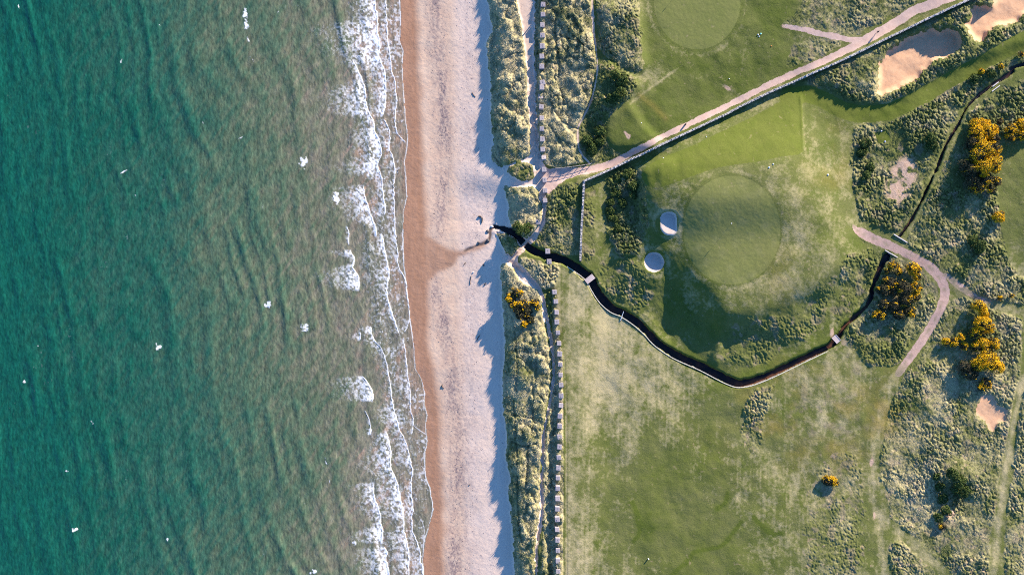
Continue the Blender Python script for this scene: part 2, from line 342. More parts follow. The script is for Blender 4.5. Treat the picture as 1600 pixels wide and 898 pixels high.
# verge below the wall is lower than the track
wall_pts = [(906.8, 407), (908.5, 358), (910.8, 320), (912.6, 283), (955.7, 264), (989, 247.5), (1007, 239.5), (1034, 225.8), (1085, 202), (1136, 179.6), (1156, 160 + 10.5), (1200, 145.5), (1244.5, 126), (1277.5, 111), (1307, 98.5), (1340, 82.7),
            (1376, 65), (1413.6, 47), (1451.5, 28.5), (1489, 11), (1514, 0), (1560, -22), (1780, -66)]
# gentle undulation
h += ((fbm(120, 211, 3) - .5) * 1.3 + (fbm(36, 215, 3) - .5) * .55) * ss(PX, 880, 960) * (1 - .8 * blur(np.maximum(green, ugreen), 6))
hummock = domes(8.0, 221, 1.5, -.25) * .7 + domes(4.6, 223, 1.5, -.3) * .3
hum2 = ss(fbm(17, 225, 3, 1.3, -.5), .38, .70)
lumpb = (.35 * blur(lump, 1.2) + .65 * blur(lump, 5)) * keep_soft * blur(long_grass, 1.5)
lumpv = .3 + 1.2 * ss(fbm(30, 227, 3), .33, .67)
fineh = domes(3.3, 245, 1.35, -.3); mb = blur(marram, 2)
hummock = hummock * mb + (fineh * .95 + hummock * .2) * (1 - mb)
h += lumpb * (hummock * (.92 + .08 * mb) * lumpv + hum2 * (.5 + .45 * blur(marram, 2) * ss(PX - sxe, 12, 34)) - .35)
lowb = smooth_line([(838, -150), (839, 60), (838, 140), (838, 205), (843, 245)]); lowc = smooth_line([(857, 456), (860, 490), (863, 525), (866, 570), (866, 620), (864, 670), (862, 730), (860, 800), (861, 1050)])
for ln, wd in ((lowb, 5), (lowc, 8)):
    D_, _w = linedist(ln, 40); q = np.exp(-(D_ / wd) ** 2); h = h * (1 - q) + (-.3 + .8 * hummock * (noise(9, seed=229) > .35)) * q
trails_ = [[(803, 625), (806, 680), (808, 710), (809, 770), (812, 830)], [(833, 600), (833, 650), (826, 700), (822, 760)], [(800, 648), (815, 650), (832, 653)], [(800, 690), (818, 697), (838, 693)], [(805, 520), (808, 570), (806, 610)], [(830, 520), (838, 560), (836, 600)],
           [(864, 50), (880, 58), (905, 66), (924, 78)], [(868, 30), (869, 62), (874, 100), (872, 120)], [(862, 160), (872, 182), (890, 196), (902, 201)], [(858, 196), (875, 216), (897, 228)], [(790, 90), (800, 84), (815, 82)], [(876, 140), (882, 165)]]
for ln in trails_:
    D_, _w = linedist(smooth_line(ln)); h -= .55 * np.exp(-(D_ / 1.9) ** 2)
h += (fbm(4, 231, 2) - .5) * .05 * (PX > shore_x[:, None])
for D_, w_, a_ in ((faint, 12, .05), (tyre1, 3, .06), (tyre2, 3, .06)):
    h -= a_ * np.exp(-(D_ / w_ * 2) ** 2)
h -= blur(np.maximum.reduce([dune_path, low_path]), 1.0) * .22
h = np.where(blur(np.maximum(gravel, path_all), 1.2) > .05, h * .4 + blur(h, 6) * .6, h)
# bunkers (steep lip, dished floor)
for (m, r, dep) in ((bunk1, 1.0, .95), (bunk2, 1.0, 1.3)):
    flat = blur(m, .9)
    jj, ii = np.nonzero(m > .5); cxm, cym = PX[0, int(ii.mean())], PY[int(jj.mean()), 0]
    lip = float(np.percentile(h[jj, ii], 75))
    dish = .28 * ((PX - cxm) ** 2 + (PY - cym) ** 2) / 300 + .012 * ((cxm - PX) * .61 + (PY - cym) * .79)
    h = h * (1 - flat) + (lip - dep + np.clip(dish, -.3, .7)) * flat
h += .22 * blob(1044, 349, 21, 27) + .2 * blob(1021, 409, 23, 23)
# burn and ditch
wl = np.interp(PX, [772, 820, 860, 930, 1300, 1390], [-2.25, -1.9, -1.7, -1.45, -1.15, -1.05])
bm = blur(burn, .9)
h = h * (1 - bm) + wl * bm
h = np.where(burn > .5, np.minimum(h, wl), h)
dm = blur(ditch, .9)
dz = -.7
h = h * (1 - dm) + np.minimum(h, dz) * dm
h = np.where(ditch > .5, np.minimum(h, dz), h)
# outflow channel over the sand
chan, chan_d = band([(772, 354, 9), (766, 360, 8), (765, 372, 7), (757, 380, 4.5), (745, 384, 2.6), (735, 388, 2.2), (726, 392, 1.2)], .8, 241)
h -= .2 * blur(chan, 1.2) * (PX < 775)
h += (PX > shore_x[:, None]) * (PX < 780) * ((fbm(30, 242, 3, 3) - .5) * .18)

# ------------------------------------------------------------------ sea: surf lines
def front(pts, trail, amp, core=1.1, seed=0, cut=.5):
    """foam front: x(y) line, foam trailing seaward; returns (core, trail density)"""
    p = smooth_line(pts, 5)
    yy = np.array([q[1] for q in p]); xx = np.array([q[0] for q in p])
    o = np.argsort(yy); yy = yy[o]; xx = xx[o]
    X = np.interp(ys, yy, xx)[:, None]
    end = (ss(ys, yy[0] - 1, yy[0] + 7) * (1 - ss(ys, yy[-1] - 7, yy[-1] + 1)))[:, None]
    d = X - PX + (noise(4, seed=seed) - .5) * 1.6 + (noise(11, seed=seed + 3) - .5) * 2.0
    w = core * (.55 + .9 * noise_at(ys / 14 + seed, ys * 0 + 3.3, seed + 5))[:, None]
    c = np.exp(-np.where(d > 0, d / w, -d / .55) ** 2) * end
    L = trail * np.clip(1.7 * noise_at(ys / 24 + seed, ys * 0 + 7.7, seed + 7) - .3, .2, 1.0)[:, None]
    tr = np.where(d > -.3, np.exp(-np.maximum(d, 0) / L), 0) * amp * end
    return c, tr
F = [  # outer, middle and inner lines, top to bottom
    ([(587, -150), (587, 0), (589, 19), (590.5, 47), (594.6, 76), (592.7, 89), (599.4, 106), (602, 123), (603, 150), (602, 164), (596.5, 184)], 38, .95, 1.5),
    ([(550, 92), (557, 106), (565, 121), (570, 140), (572, 157), (576, 175), (583, 188), (587, 207), (595, 226), (596.5, 243), (591, 255), (596, 274), (598, 292), (602, 321), (602, 331), (598, 339)], 26, .95, 1.6),
    ([(603, -150), (603, 0), (605, 28), (606, 57), (610, 85), (612, 108), (618, 131), (620, 151), (619, 170), (619, 203), (627, 215), (635, 226)], 9, .42, 1.0),
    ([(598, 184), (604, 194), (609, 204), (610, 215), (609, 230), (613.5, 245), (617, 260), (616, 283), (616, 320), (618, 358), (620, 386), (623, 415), (630.6, 432), (635, 443), (637, 464), (639, 480), (640, 497), (631, 522)], 10, .45, 1.0),
    ([(568, 288), (571, 308), (577.6, 330), (581, 337), (587, 356), (588, 371)], 24, .75, 1.3),
    ([(597, 363), (600, 382), (604, 405), (608, 426), (605, 452), (606, 466), (610, 480), (614.5, 495), (620, 510), (625, 524)], 18, .72, 2.0),
    ([(547, 388), (549, 394), (555, 405), (552, 418), (559, 428), (561.5, 441), (560.5, 455)], 24, 1.0, 2.6),
    ([(542, 350), (544, 362), (545, 377), (546, 386)], 3, .5, .8),
    ([(578, 507), (585, 531), (594.6, 542), (603, 561), (607, 582), (611.7, 609), (614.5, 631), (617, 645), (621, 659), (623, 670), (630.6, 682), (636, 699), (642, 723), (645, 735), (643, 763), (645, 790), (644, 824), (651, 843), (657, 862), (658, 879), (661, 898), (662, 1050)], 15, .55, 1.2),
    ([(562, 517), (563, 527), (564, 534)], 9, .8, 1.2),
    ([(564, 586), (570, 592), (576, 600), (583, 615), (583.5, 629)], 22, 1.0, 2.4),
    ([(631, 524), (631, 535), (634, 556), (637, 584), (641, 612), (641, 631), (644, 650), (647, 664), (642, 681)], 10, .42, .9),
    ([(603, 672), (608, 689), (610, 706), (610, 723), (614.5, 738), (621, 754), (625, 776), (630.6, 797), (632, 830), (637, 850), (640, 868), (639, 898), (640, 1050)], 22, .7, 1.4),
    ([(583, 752), (585, 776), (591, 793), (594, 805), (595.6, 819), (598, 834), (596.5, 850)], 21, .95, 1.8),
    ([(597, 850), (604, 860.5), (604, 876), (608, 898), (612, 1050)], 21, 1.0, 2.2),
    ([(568, 638), (577, 655), (579, 672), (580, 680)], 5, .35, .8),
]
fine = fbm(3.0, 301, 3); mid = fbm(8, 305, 3)
lace = 1 - np.abs(fbm(5.5, 309, 3) - .5) * 5.0
off = shore_x[:, None] - PX
foam = np.zeros((NY, NX), np.float32)
cores = np.zeros_like(foam); trails = np.zeros_like(foam)
for k, (pts, tl, am, co) in enumerate(F):
    c, tr = front(pts, tl, am, co, 400 + 17 * k)
    cores = np.maximum(cores, c); trails = np.maximum(trails, tr)
trails *= (.75 + .5 * fbm(20, 311, 3))
lacef = np.clip(.5 + (fine - .5) * 2.6 + (lace - .55) * .5, 0, 1)
sheet = ss(off, 2, 14) * (1 - ss(off, 45, 105)) * (.25 + .9 * fbm(26, 345, 3, 1.6))
trails = np.clip(trails * 1.15, 0, 1)
soft = trails ** .8 * (.22 + .95 * lacef) + .30 * sheet * lacef ** 1.5
foam = np.maximum(ss(cores, .3, .85) * .97, soft)
foam_old = np.maximum(ss(cores, .25, .75) * .98, ss(trails * 1.25 + (lace - .55) * .42 * ss(trails, .03, .3) + (fine - .5) * 1.5 * ss(trails, .03, .3), .26, 1.15))
# thin swash edges, the last sheet of water on the sand
cl = shore_x[:, None] - PX + (noise(6, seed=320) - .5) * 1.2
foam = np.maximum(foam, np.exp(-((cl - .6) / .9) ** 2) * (.4 + .45 * noise(30, seed=321)))
swash = [([(648, 666), (656, 672), (665, 678)], .6), ([(660, 815), (663, 828), (661, 842)], .5)]
for p, a_ in swash:
    D_, _w = linedist(smooth_line(p)); foam = np.maximum(foam, a_ * np.exp(-(D_ / .8) ** 2))
# scattered white crests out at sea
caps = [(384, 22, 3, 8, 0), (385, 38, 2.2, 9, 14), (389, 64, 2.0, 8, 10), (393, 92, 1.2, 10, 25), (477, 254, 4.5, 9, 10), (527, 308, 3.6, 11, 6), (420, 476, 3.6, 6, 0), (478, 510, 5, 7, 35), (248, 542, 4, 3, 50), (245, 538, 1.2, 5, 0),
        (555, 848, 3, 4, 0), (491, 892, 4, 3.5, 20), (579, 674, 2.2, 5, 0), (262, 842, 1.2, 5, 10), (118, 826, 3, 2, 45), (40, 596, 2, 4, 20), (310, 615, 2, 2, 0), (376, 215, 3.5, 1.2, 35), (366, 218, 1, 3, 0), (318, 190, 1, 4, 15),
        (194, 268, 4, 1.2, 30), (105, 735, 2, 3, 20), (145, 660, 1.4, 5, 20), (509, 717, 1, 9, 15), (516, 750, 1, 7, 0), (212, 305, 1.6, 1.6, 0), (190, 95, 1.2, 5, 10), (250, 40, 1, 3, 0), (30, 10, 1.2, 4, 10), (435, 20, 1, 6, 10), (440, 70, 1, 4, 0), (410, 148, 1.6, 3, 30), (60, 540, 1.5, 2, 0), (115, 825, 1, 3, 0)]
capd = np.zeros_like(foam)
for k, (x, y, rx, ry, an) in enumerate(caps):
    wx = (noise(5, seed=330) - .5) * 4
    c, s = math.cos(math.radians(-an)), math.sin(math.radians(-an))
    dx = PX - x + wx; dy = PY - y
    u = (dx * c + dy * s) / rx; v = (-dx * s + dy * c) / ry
    q = np.exp(-(np.where(u < 0, u * .55, u * 1.1) ** 2 + v * v))
    capd = np.maximum(capd, q * (1.0 if rx > 2 else .5))
foam = np.maximum(foam, ss(capd * 1.2 + (fine - .5) * 1.7 * ss(capd, .02, .3), .30, 1.1))
# a few flecks
fleck = ss(noise(2.2, 4, 340) * noise(30, 45, 341), .70, .85) * .16 * (PX < 520)
thin = ss((fbm(3.4, 342, 3) - .5) * 1.6 + (fbm(24, 343, 3, 1.5) - .5) * 1.2 + (lace - .5) * .25, .05, .6) * .5 * (1 - ss(shore_x[:, None] - PX, 30, 95))
foam = np.maximum(np.maximum(foam, fleck), thin) * sea_m
# depth of the water: 0 at the waterline, 1 far out
off = shore_x[:, None] - PX
dep = off + (fbm(90, 351, 2, 1.8) - .5) * 120 + (fbm(16, 353, 3, 2.0, .35) - .5) * 45
dep = np.clip(np.maximum(dep, off * .8 + 6) / 620, 0, 1)
# waves: swell ridges plus wind ripples
wu = PX - .22 * PY + (fbm(200, 361, 2, 1.5) - .5) * 110 + (noise(40, 60, 364) - .5) * 10
def swl(u, lam, pw): return (.5 + .5 * np.sin(2 * np.pi * u / lam)) ** pw
swell = .75 * swl(wu, 46, 2.4) * ss(noise(60, 80, 362), .2, .75) + .6 * swl(wu + PY * .10 + (noise(24, 40, 368) - .5) * 9, 27, 2.0) * ss(noise(34, 44, 363), .25, .8)
swell = np.clip(swell, 0, 1.3)
sw2 = noise_at((wu + PY * .25) / 12 + 60, PY / 38 + 70, 365)
near = np.clip(off / 60, .0, 1)
wave = (swell * .27 + sw2 * .10) * near
dep = np.clip(dep + (swell - .3) * .11 * near + (noise(4, 15, 366, .62) - .5) * .19 * near + (noise(9, 26, 367, .5) - .5) * .07 * near, 0, 1)
rip = noise(3.2, 7, 371, .55) * .6 + noise(2.6, 5, 373, -.35) * .5 + noise(7, 15, 375, .35) * .9
wave += (rip - 1.0) * .10 * np.clip(off / 25, .15, 1)
wave += ss(cores, .2, .8) * .05 + foam * .04
seaz = -4.0 + .02 + np.maximum(wave - .25 * near, -.3)
h = np.where(sea_m > .5, seaz, h).astype(np.float32)
# towards the rim of the surveyed sheet the relief dies out, so that it meets the plain country beyond
rim = np.minimum.reduce([PX - X0, X1 - PX, PY - Y0, Y1 - PY]); rim = ss(rim, 2, 40)
flat_z = np.where(sea_m > .5, -4.0, np.where(PX < sxe, zb, np.minimum(-.28, -1.9 + (PX - sxe) * .09)))
h = (h * rim + flat_z * (1 - rim)).astype(np.float32)

# ------------------------------------------------------------------ ground cover fields (true colours of the ground, no light)
n_big = fbm(90, 501, 4); n_mid = fbm(26, 505, 4); n_fin = fbm(5, 509, 3); n_str = fbm(14, 513, 3, 2.6, .15)
field = np.clip(ss(PY + .55 * (PX - 905), 420, 470), 0, 1) * (PX > 868)          # dry field south of the burn
south = ((PY > np.interp(PX, [860, 922, 973, 1030, 1100, 1160, 1250, 1308, 1340], [398, 440, 492, 540, 578, 603, 566, 532, 500])) & (PX > 862) & (PX < 1420)).astype(np.float32)
mown = np.clip(np.maximum.reduce([blur(green, 2), blur(ugreen, 2), blur(lawn, 1.5), blur(fair, 1.5), blur(fair_up, 6) * .7, blur(fair_up_n, 6) * .6, blur(right_lawn, 1.5)]), 0, 1)
dry = .10 + (1 - .55 * mown) * ((n_mid - .5) * .72 + (n_big - .5) * .6 + (fbm(11, 517, 3, 1.3) - .5) * .7 + south * ((noise(2.6, 70, 518, .02) - .5) * .3 + (noise(22, 120, 519, .03) - .5) * .3 + (fbm(5, 520, 2) - .5) * .5))
colA = np.interp(PX, [870, 890, 920, 940, 955, 970, 985, 1000, 1016, 1050, 1150, 1250, 1300, 1400], [.30, .42, .42, .10, -.04, .10, .32, .16, -.06, -.02, .03, .06, .10, .1])
colB = np.interp(PX, [870, 900, 960, 1040, 1100, 1180, 1300, 1400], [.28, .36, .46, .34, .16, .06, .08, .1])
dry += south * (-.05 + colA * ss(PY, 600, 700) + colB * (1 - ss(PY, 600, 700))) + south * (n_str - .5) * .45
for (x, y, rx, ry, a, v) in [(955, 505, 50, 45, 30, .32), (940, 600, 30, 40, 0, .12), (1035, 600, 60, 30, 35, .1), (1080, 830, 90, 50, 0, -.2), (1110, 660, 35, 60, 0, -.32), (1060, 790, 50, 90, 0, -.3),
                             (1190, 800, 60, 70, 0, -.05), (1260, 640, 70, 45, 0, .12), (1305, 585, 30, 30, 0, .35), (1195, 445, 60, 14, -12, .30), (1150, 470, 40, 12, 0, .2), (1250, 350, 16, 40, 0, .45), (1240, 300, 14, 20, 0, .4), (1285, 380, 26, 60, 0, .28), (1265, 268, 12, 22, 0, .35),
                             (1300, 250, 40, 60, 0, .12), (1290, 440, 14, 30, 0, .25), (1000, 440, 40, 40, 0, -.1), (1040, 500, 50, 40, 30, -.1), (1120, 545, 60, 30, 20, -.15), (1020, 115, 22, 14, -20, .3), (1050, 120, 20, 8, -35, .2), (1165, 60, 10, 60, 5, .15), (1015, 40, 8, 60, -5, .2), (1130, 80, 60, 10, 0, .1),
                             (980, 210, 16, 4, 40, .3), (1135, 137, 12, 4, 30, .5), (1085, 121, 14, 9, 20, .3), (1320, 520, 20, 18, 0, .3), (1580, 430, 50, 16, 0, .25), (1300, 505, 4, 30, 5, .4), (1130, 610, 40, 10, 30, .1), (1090, 740, 6, 70, 0, .2), (1020, 700, 8, 60, 0, -.2), (1000, 780, 10, 110, 2, -.25), (1170, 720, 8, 90, 0, -.1), (912, 860, 20, 40, 0, .2)]:
    dry += v * blob(x, y, rx, ry, a)
dry -= .25 * np.maximum(blur(fair, 2), blur(fair_up, 4)) + .22 * blur(fair_up_n, 6) + .16 * blur(lawn, .8) + .12 * blur(right_lawn, 2)
dry += np.exp(-(faint / 9) ** 2) * .5 + np.exp(-(faint2 / 8) ** 2) * .4 + np.exp(-(faint3 / 6) ** 2) * .6 + np.exp(-(faint4 / 8) ** 2) * .35 + np.exp(-(faint5 / 8) ** 2) * .3 + np.exp(-(tyre1 / 1.3) ** 2) * .3 - np.exp(-(np.maximum(np.abs(PX - 880 + 0) - 2, 0) / 3) ** 2) * .3 * (PY > 440)
ringA = np.exp(-((gr - 1.0) / .035) ** 2); ringB = np.exp(-((gr - 1.09) / .05) ** 2)
dry += (ringB * .16 - ringA * .26) * (PX < 1330)
ringU = np.exp(-((ur - 1.0) / .028) ** 2); ringV = np.exp(-((ur - 1.12) / .06) ** 2)
dry += ringV * .3 - ringU * .3
for (x, y, r) in ((1044, 349, 22), (1021, 409, 23)):
    q = np.hypot(PX - x, PY - y)
    dry += .42 * np.exp(-((q - r) / 4.5) ** 2)
dry -= .5 * tee_sq; ochre0 = tee_sq
dry += np.exp(-(np.abs(PX - 1253 - (PY - 150) * .04) / 2) ** 2) * (PY > 148) * (PY < 236) * .35
gl, _ = linedist([(985, 162), (1020, 135), (1072, 98)]); dry += .45 * np.exp(-(gl / 2.2) ** 2)
gl2, _ = linedist([(1000, 150), (1020, 165), (1040, 185)]); yellow2 = np.exp(-(gl2 / 5) ** 2)
lush = .35 + (1 - .6 * mown) * (fbm(45, 521, 4) - .5) * 1.2 + .22 * blur(np.maximum(fair_up, fair_up_n), 8) + .30 * blob(1110, 420, 170, 150) * (1 - mown) - .25 * blob(1143, 359, 80, 88)
for (x, y, rx, ry, a, v) in [(1590, 90, 80, 30, -30, .3), (1400, 172, 90, 14, -10, .35), (1010, 200, 60, 26, -25, .3), (1150, 130, 60, 30, -25, .25), (1215, 30, 24, 40, 0, .35), (1025, 380, 60, 60, 0, .25), (940, 350, 12, 70, 0, .3), (1260, 150, 30, 10, 20, .4), (1130, 200, 100, 22, -25, .15), (1080, 870, 60, 40, 0, .25), (1010, 830, 14, 60, 0, .35), (1110, 700, 30, 40, 0, .2), (1300, 520, 40, 20, -30, .4), (1190, 575, 80, 10, -22, .4), (1060, 540, 60, 10, 33, .3)]:
    lush += v * blob(x, y, rx, ry, a)
# dark lines of longer growth in the lower field
for p in ([(1050, 898), (1072, 878), (1085, 862), (1110, 857), (1130, 850), (1145, 832), (1158, 815)], [(1178, 808), (1190, 820), (1205, 832), (1222, 833)], [(988, 785), (995, 800), (999, 830), (990, 845)], [(1120, 795), (1133, 785), (1137, 770)]):
    D_, _w = linedist(smooth_line(p)); q = np.exp(-((D_ + (n_fin - .5) * 4) / 3.2) ** 2)
    lush += 1.1 * q; dry -= .6 * q
bank = np.exp(-(np.maximum(burn_d2 - burn_w / 2, 0) / 5) ** 2)
lush += .35 * bank; dry -= .25 * bank
ochre = np.clip((fbm(30, 531, 3) - .42) * 3.2, 0, 1) * (1.1 * blob(1270, 650, 110, 75) + .8 * blob(1385, 640, 20, 50) + .5 * blob(1300, 260, 40, 60) + .4 * blob(1225, 440, 30, 60)) + yellow2 * .6
rose = np.clip((fbm(12, 535, 3) - .55) * 4, 0, 1) * (blob(1290, 650, 70, 50) + blob(1320, 580, 30, 30) + .6 * blob(1010, 310, 30, 30)) + np.exp(-((gfork_d) / 9) ** 2) * .5
bare = np.clip(bare4, 0, 1)
for (x, y, rx, ry, a, v) in [(1137, 138, 5, 2.6, 35, 1), (979, 210, 2, 5, -35, .9), (982, 213, 3, 3, 0, .9), (1362, 722, 3, 7, 10, .9), (1366, 805, 2, 5, 0, .7), (1484, 802, 7, 5, 0, 1), (1228, 42, 6, 3, 10, .9), (1240, 130, 3, 3, 0, .5), (1300, 520, 3, 8, 8, .7), (1319, 535, 5, 6, 0, .5)]:
    bare = np.maximum(bare, v * np.clip(blob(x, y, rx, ry, a) * 1.6 - (n_fin - .5), 0, 1))
# mowing stripes on the greens
stripe = (np.sin((PX * .5 + PY * .86) / 4.2) * .5 + np.sin((PX * .86 - PY * .5) / 4.2) * .5) * green
stripe += np.sin(np.hypot(PX - UC[0], (PY - UC[1]) * .88) / 1.6) * ss(ur, .78, .9) * ugreen * .6
dry += stripe * .18
tuft_straw = np.clip(tuft_s + (n_mid - .5) * 1.1 + (fbm(60, 541, 2) - .5) * .6 + (n_fin - .5) * .6, 0, 1)
dry = dry * (1 - long_grass) + long_grass * (tuft_straw * 1.1 - .20 + .16 * blur(marram, 2))
deadp = ss(fbm(15, 543, 3), .60, .72) * long_grass * (1 - blur(marram, 2))
bare = np.maximum(bare, .42 * ss(fbm(10, 545, 3), .66, .76) * long_grass)
rose = np.maximum(rose, deadp * .7)
lush = lush * (1 - long_grass * .5)

# beach fields
wet_x = np.interp(ys, [-150, 0, 60, 110, 170, 260, 330, 365, 400, 440, 470, 490, 530, 575, 640, 700, 760, 870, 1050], [648, 648, 650, 651, 655, 658, 662, 664, 668, 667, 666, 668, 664, 674, 684, 684, 688, 690, 692])[:, None]
wet = 1 - ss(PX, wet_x - 5, wet_x + 9 + 8 * noise(20, seed=551))
fan = rough_edge(poly([(655, 360), (680, 376), (705, 391), (722, 393), (745, 384), (766, 372), (768, 378), (752, 388), (735, 395), (716, 402), (712, 412), (700, 420), (685, 424), (672, 440), (655, 450)]), 1.6, .5, 553, 8)
wet = np.maximum(wet, blur(fan, 2.2) * .9)
weed_x = np.interp(ys, [-150, 0, 60, 150, 240, 300, 355, 450, 560, 640, 720, 800, 870, 1050], [681, 681, 684, 690, 696, 690, 684, 676, 705, 710, 712, 712, 708, 708])[:, None]
weed = np.exp(-((PX - weed_x) / 14) ** 2) * (.45 + .8 * noise(14, 60, 557)) * (1 - .75 * np.exp(-((PY - 405) / 45) ** 2)) + .35 * np.exp(-((PX - 735) / 16) ** 2)
weed = weed * (.25 + .75 * ss(noise(1.7, 2.2, 558) * .7 + noise(5, 14, 559) * .5, .42, .85)) * (1 - wet)
lilac = ss(PX, 700 + 18 * ss(PY, 0, 900) - 6, 726 + 18 * ss(PY, 0, 900)) * (.6 + .6 * (n_mid - .2))
runnel = np.exp(-(chan_d / 2.4) ** 2) * ss(PX, 700, 735)
fs = noise(16, 2.2, 561, .25) * ss(fan, .4, .6) * ss(PX, 640, 690) * (PX < 730)
runnel = np.maximum(runnel, ss(fs, .62, .95) * .5)

# ------------------------------------------------------------------ classes
cls = np.full((NY, NX), 2, np.uint8)                 # turf
cls[beach_m > .5] = 1
cls[(top_path + mid_path + low_path + dune_path) > .5] = 4
cls[(beach_m > .5) & (cls == 2)] = 1
cls[path_all > .5] = 3
cls[(gravel + gfork) > .5] = 5
cls[fair > .5] = np.where(cls[fair > .5] == 2, 9, cls[fair > .5])
cls[((lawn + tee_sq) > .5) & (cls == 2)] = 9
cls[green > .5] = 6; cls[ugreen > .5] = 7
cls[(bunk1 > .5)] = 8; cls[bunk2 > .5] = 10
cls[pit1 > .5] = 11; cls[pit2 > .5] = 12; cls[pit3 > .5] = 13
cls[burn > .5] = 14; cls[ditch > .5] = 15
cls[sea_m > .5] = 0
NAMES = {0: 'sea', 1: 'beach', 2: 'ground', 3: 'track', 4: 'dune_path', 5: 'gravel_track', 6: 'putting_green', 7: 'putting_green', 8: 'bunker', 9: 'fairway', 10: 'bunker', 11: 'sand_pit', 12: 'sand_pit', 13: 'sand_pit', 14: 'stream', 15: 'ditch'}

# ------------------------------------------------------------------ node helpers
def mat(name):
    m = bpy.data.materials.new(name); m.use_nodes = True
    nt = m.node_tree; nt.nodes.clear()
    out = nt.nodes.new('ShaderNodeOutputMaterial'); b = nt.nodes.new('ShaderNodeBsdfPrincipled')
    nt.links.new(b.outputs[0], out.inputs[0])
    b.inputs['Roughness'].default_value = .9
    b.inputs['Specular IOR Level'].default_value = .15
    return m, nt, b
def attr(nt, n):
    a = nt.nodes.new('ShaderNodeAttribute'); a.attribute_name = n; return a.outputs['Fac']
def val(nt, v):
    n = nt.nodes.new('ShaderNodeValue'); n.outputs[0].default_value = v; return n.outputs[0]
def rgb(nt, c):
    n = nt.nodes.new('ShaderNodeRGB'); n.outputs[0].default_value = (*c, 1); return n.outputs[0]
def mix(nt, f, a, b):
    n = nt.nodes.new('ShaderNodeMix'); n.data_type = 'RGBA'
    nt.links.new(f, n.inputs[0])
    for s, v in ((6, a), (7, b)):
        if isinstance(v, tuple): n.inputs[s].default_value = (*v, 1)
        else: nt.links.new(v, n.inputs[s])
    return n.outputs[2]
def math_(nt, op, a, b=None, c=None):
    n = nt.nodes.new('ShaderNodeMath'); n.operation = op
    for i, v in enumerate((a, b, c)):
        if v is None: continue
        if isinstance(v, (int, float)): n.inputs[i].default_value = v
        else: nt.links.new(v, n.inputs[i])
    return n.outputs[0]
def rng_(nt, v, a, b, c=0., d=1.):
    n = nt.nodes.new('ShaderNodeMapRange'); n.inputs[1].default_value = a; n.inputs[2].default_value = b
    n.inputs[3].default_value = c; n.inputs[4].default_value = d
    nt.links.new(v, n.inputs[0]); return n.outputs[0]
def tex(nt, scale, detail=4, rough=.55, sx=1, sy=1, rot=0):
    tc = nt.nodes.new('ShaderNodeTexCoord'); mp = nt.nodes.new('ShaderNodeMapping')
    mp.inputs['Scale'].default_value = (sx, sy, 1); mp.inputs['Rotation'].default_value = (0, 0, rot)
    n = nt.nodes.new('ShaderNodeTexNoise'); n.inputs['Scale'].default_value = scale; n.inputs['Detail'].default_value = detail; n.inputs['Roughness'].default_value = rough
    nt.links.new(tc.outputs['Object'], mp.inputs[0]); nt.links.new(mp.outputs[0], n.inputs['Vector'])
    return n.outputs['Fac']
def bump(nt, b, hgt, strength, dist):
    n = nt.nodes.new('ShaderNodeBump'); n.inputs['Strength'].default_value = strength; n.inputs['Distance'].default_value = dist
    nt.links.new(hgt, n.inputs['Height']); nt.links.new(n.outputs[0], b.inputs['Normal'])
def setc(nt, b, c): nt.links.new(c, b.inputs['Base Color'])

def turf_material(name, g_mid, g_deep, g_dry, fine=.25, bstr=.5):
    m, nt, b = mat(name)
    d = math_(nt, 'ADD', attr(nt, 'dry'), rng_(nt, tex(nt, 1.1, 6, .7), .3, .7, -fine, fine))
    l = math_(nt, 'ADD', attr(nt, 'lush'), rng_(nt, tex(nt, .35, 5, .65), .3, .7, -.3, .3))
    c = mix(nt, rng_(nt, l, 0., 1.), rgb(nt, g_mid), rgb(nt, g_deep))
    c = mix(nt, rng_(nt, d, .1, 1.0), c, rgb(nt, g_dry))
    c = mix(nt, math_(nt, 'MULTIPLY', rng_(nt, attr(nt, 'ochre'), 0, 1), .65), c, rgb(nt, (.21, .155, .035)))
    c = mix(nt, math_(nt, 'MULTIPLY', rng_(nt, attr(nt, 'rose'), 0, 1), .5), c, rgb(nt, (.26, .19, .15)))
    sandc = mix(nt, rng_(nt, tex(nt, 2, 4), .3, .7), (.40, .26, .17), (.50, .36, .26))
    c = mix(nt, rng_(nt, attr(nt, 'bare'), .25, .75), c, sandc)
    hv = nt.nodes.new('ShaderNodeHueSaturation')
    nt.links.new(rng_(nt, tex(nt, 4.5, 3, .7), .25, .75, .72, 1.28), hv.inputs['Value']); nt.links.new(c, hv.inputs['Color'])
    setc(nt, b, hv.outputs[0])
    bump(nt, b, tex(nt, 3.0, 5, .7), bstr, .12)
    return m
M_turf = turf_material('turf', (.120, .128, .038), (.074, .097, .014), (.35, .30, .16), .34, .7)
M_fair = turf_material('mown_turf', (.112, .128, .022), (.078, .104, .010), (.19, .185, .08), .15, .3)
M_green = turf_material('putting_turf', (.158, .164, .050), (.128, .146, .036), (.24, .225, .10), .10, .12)

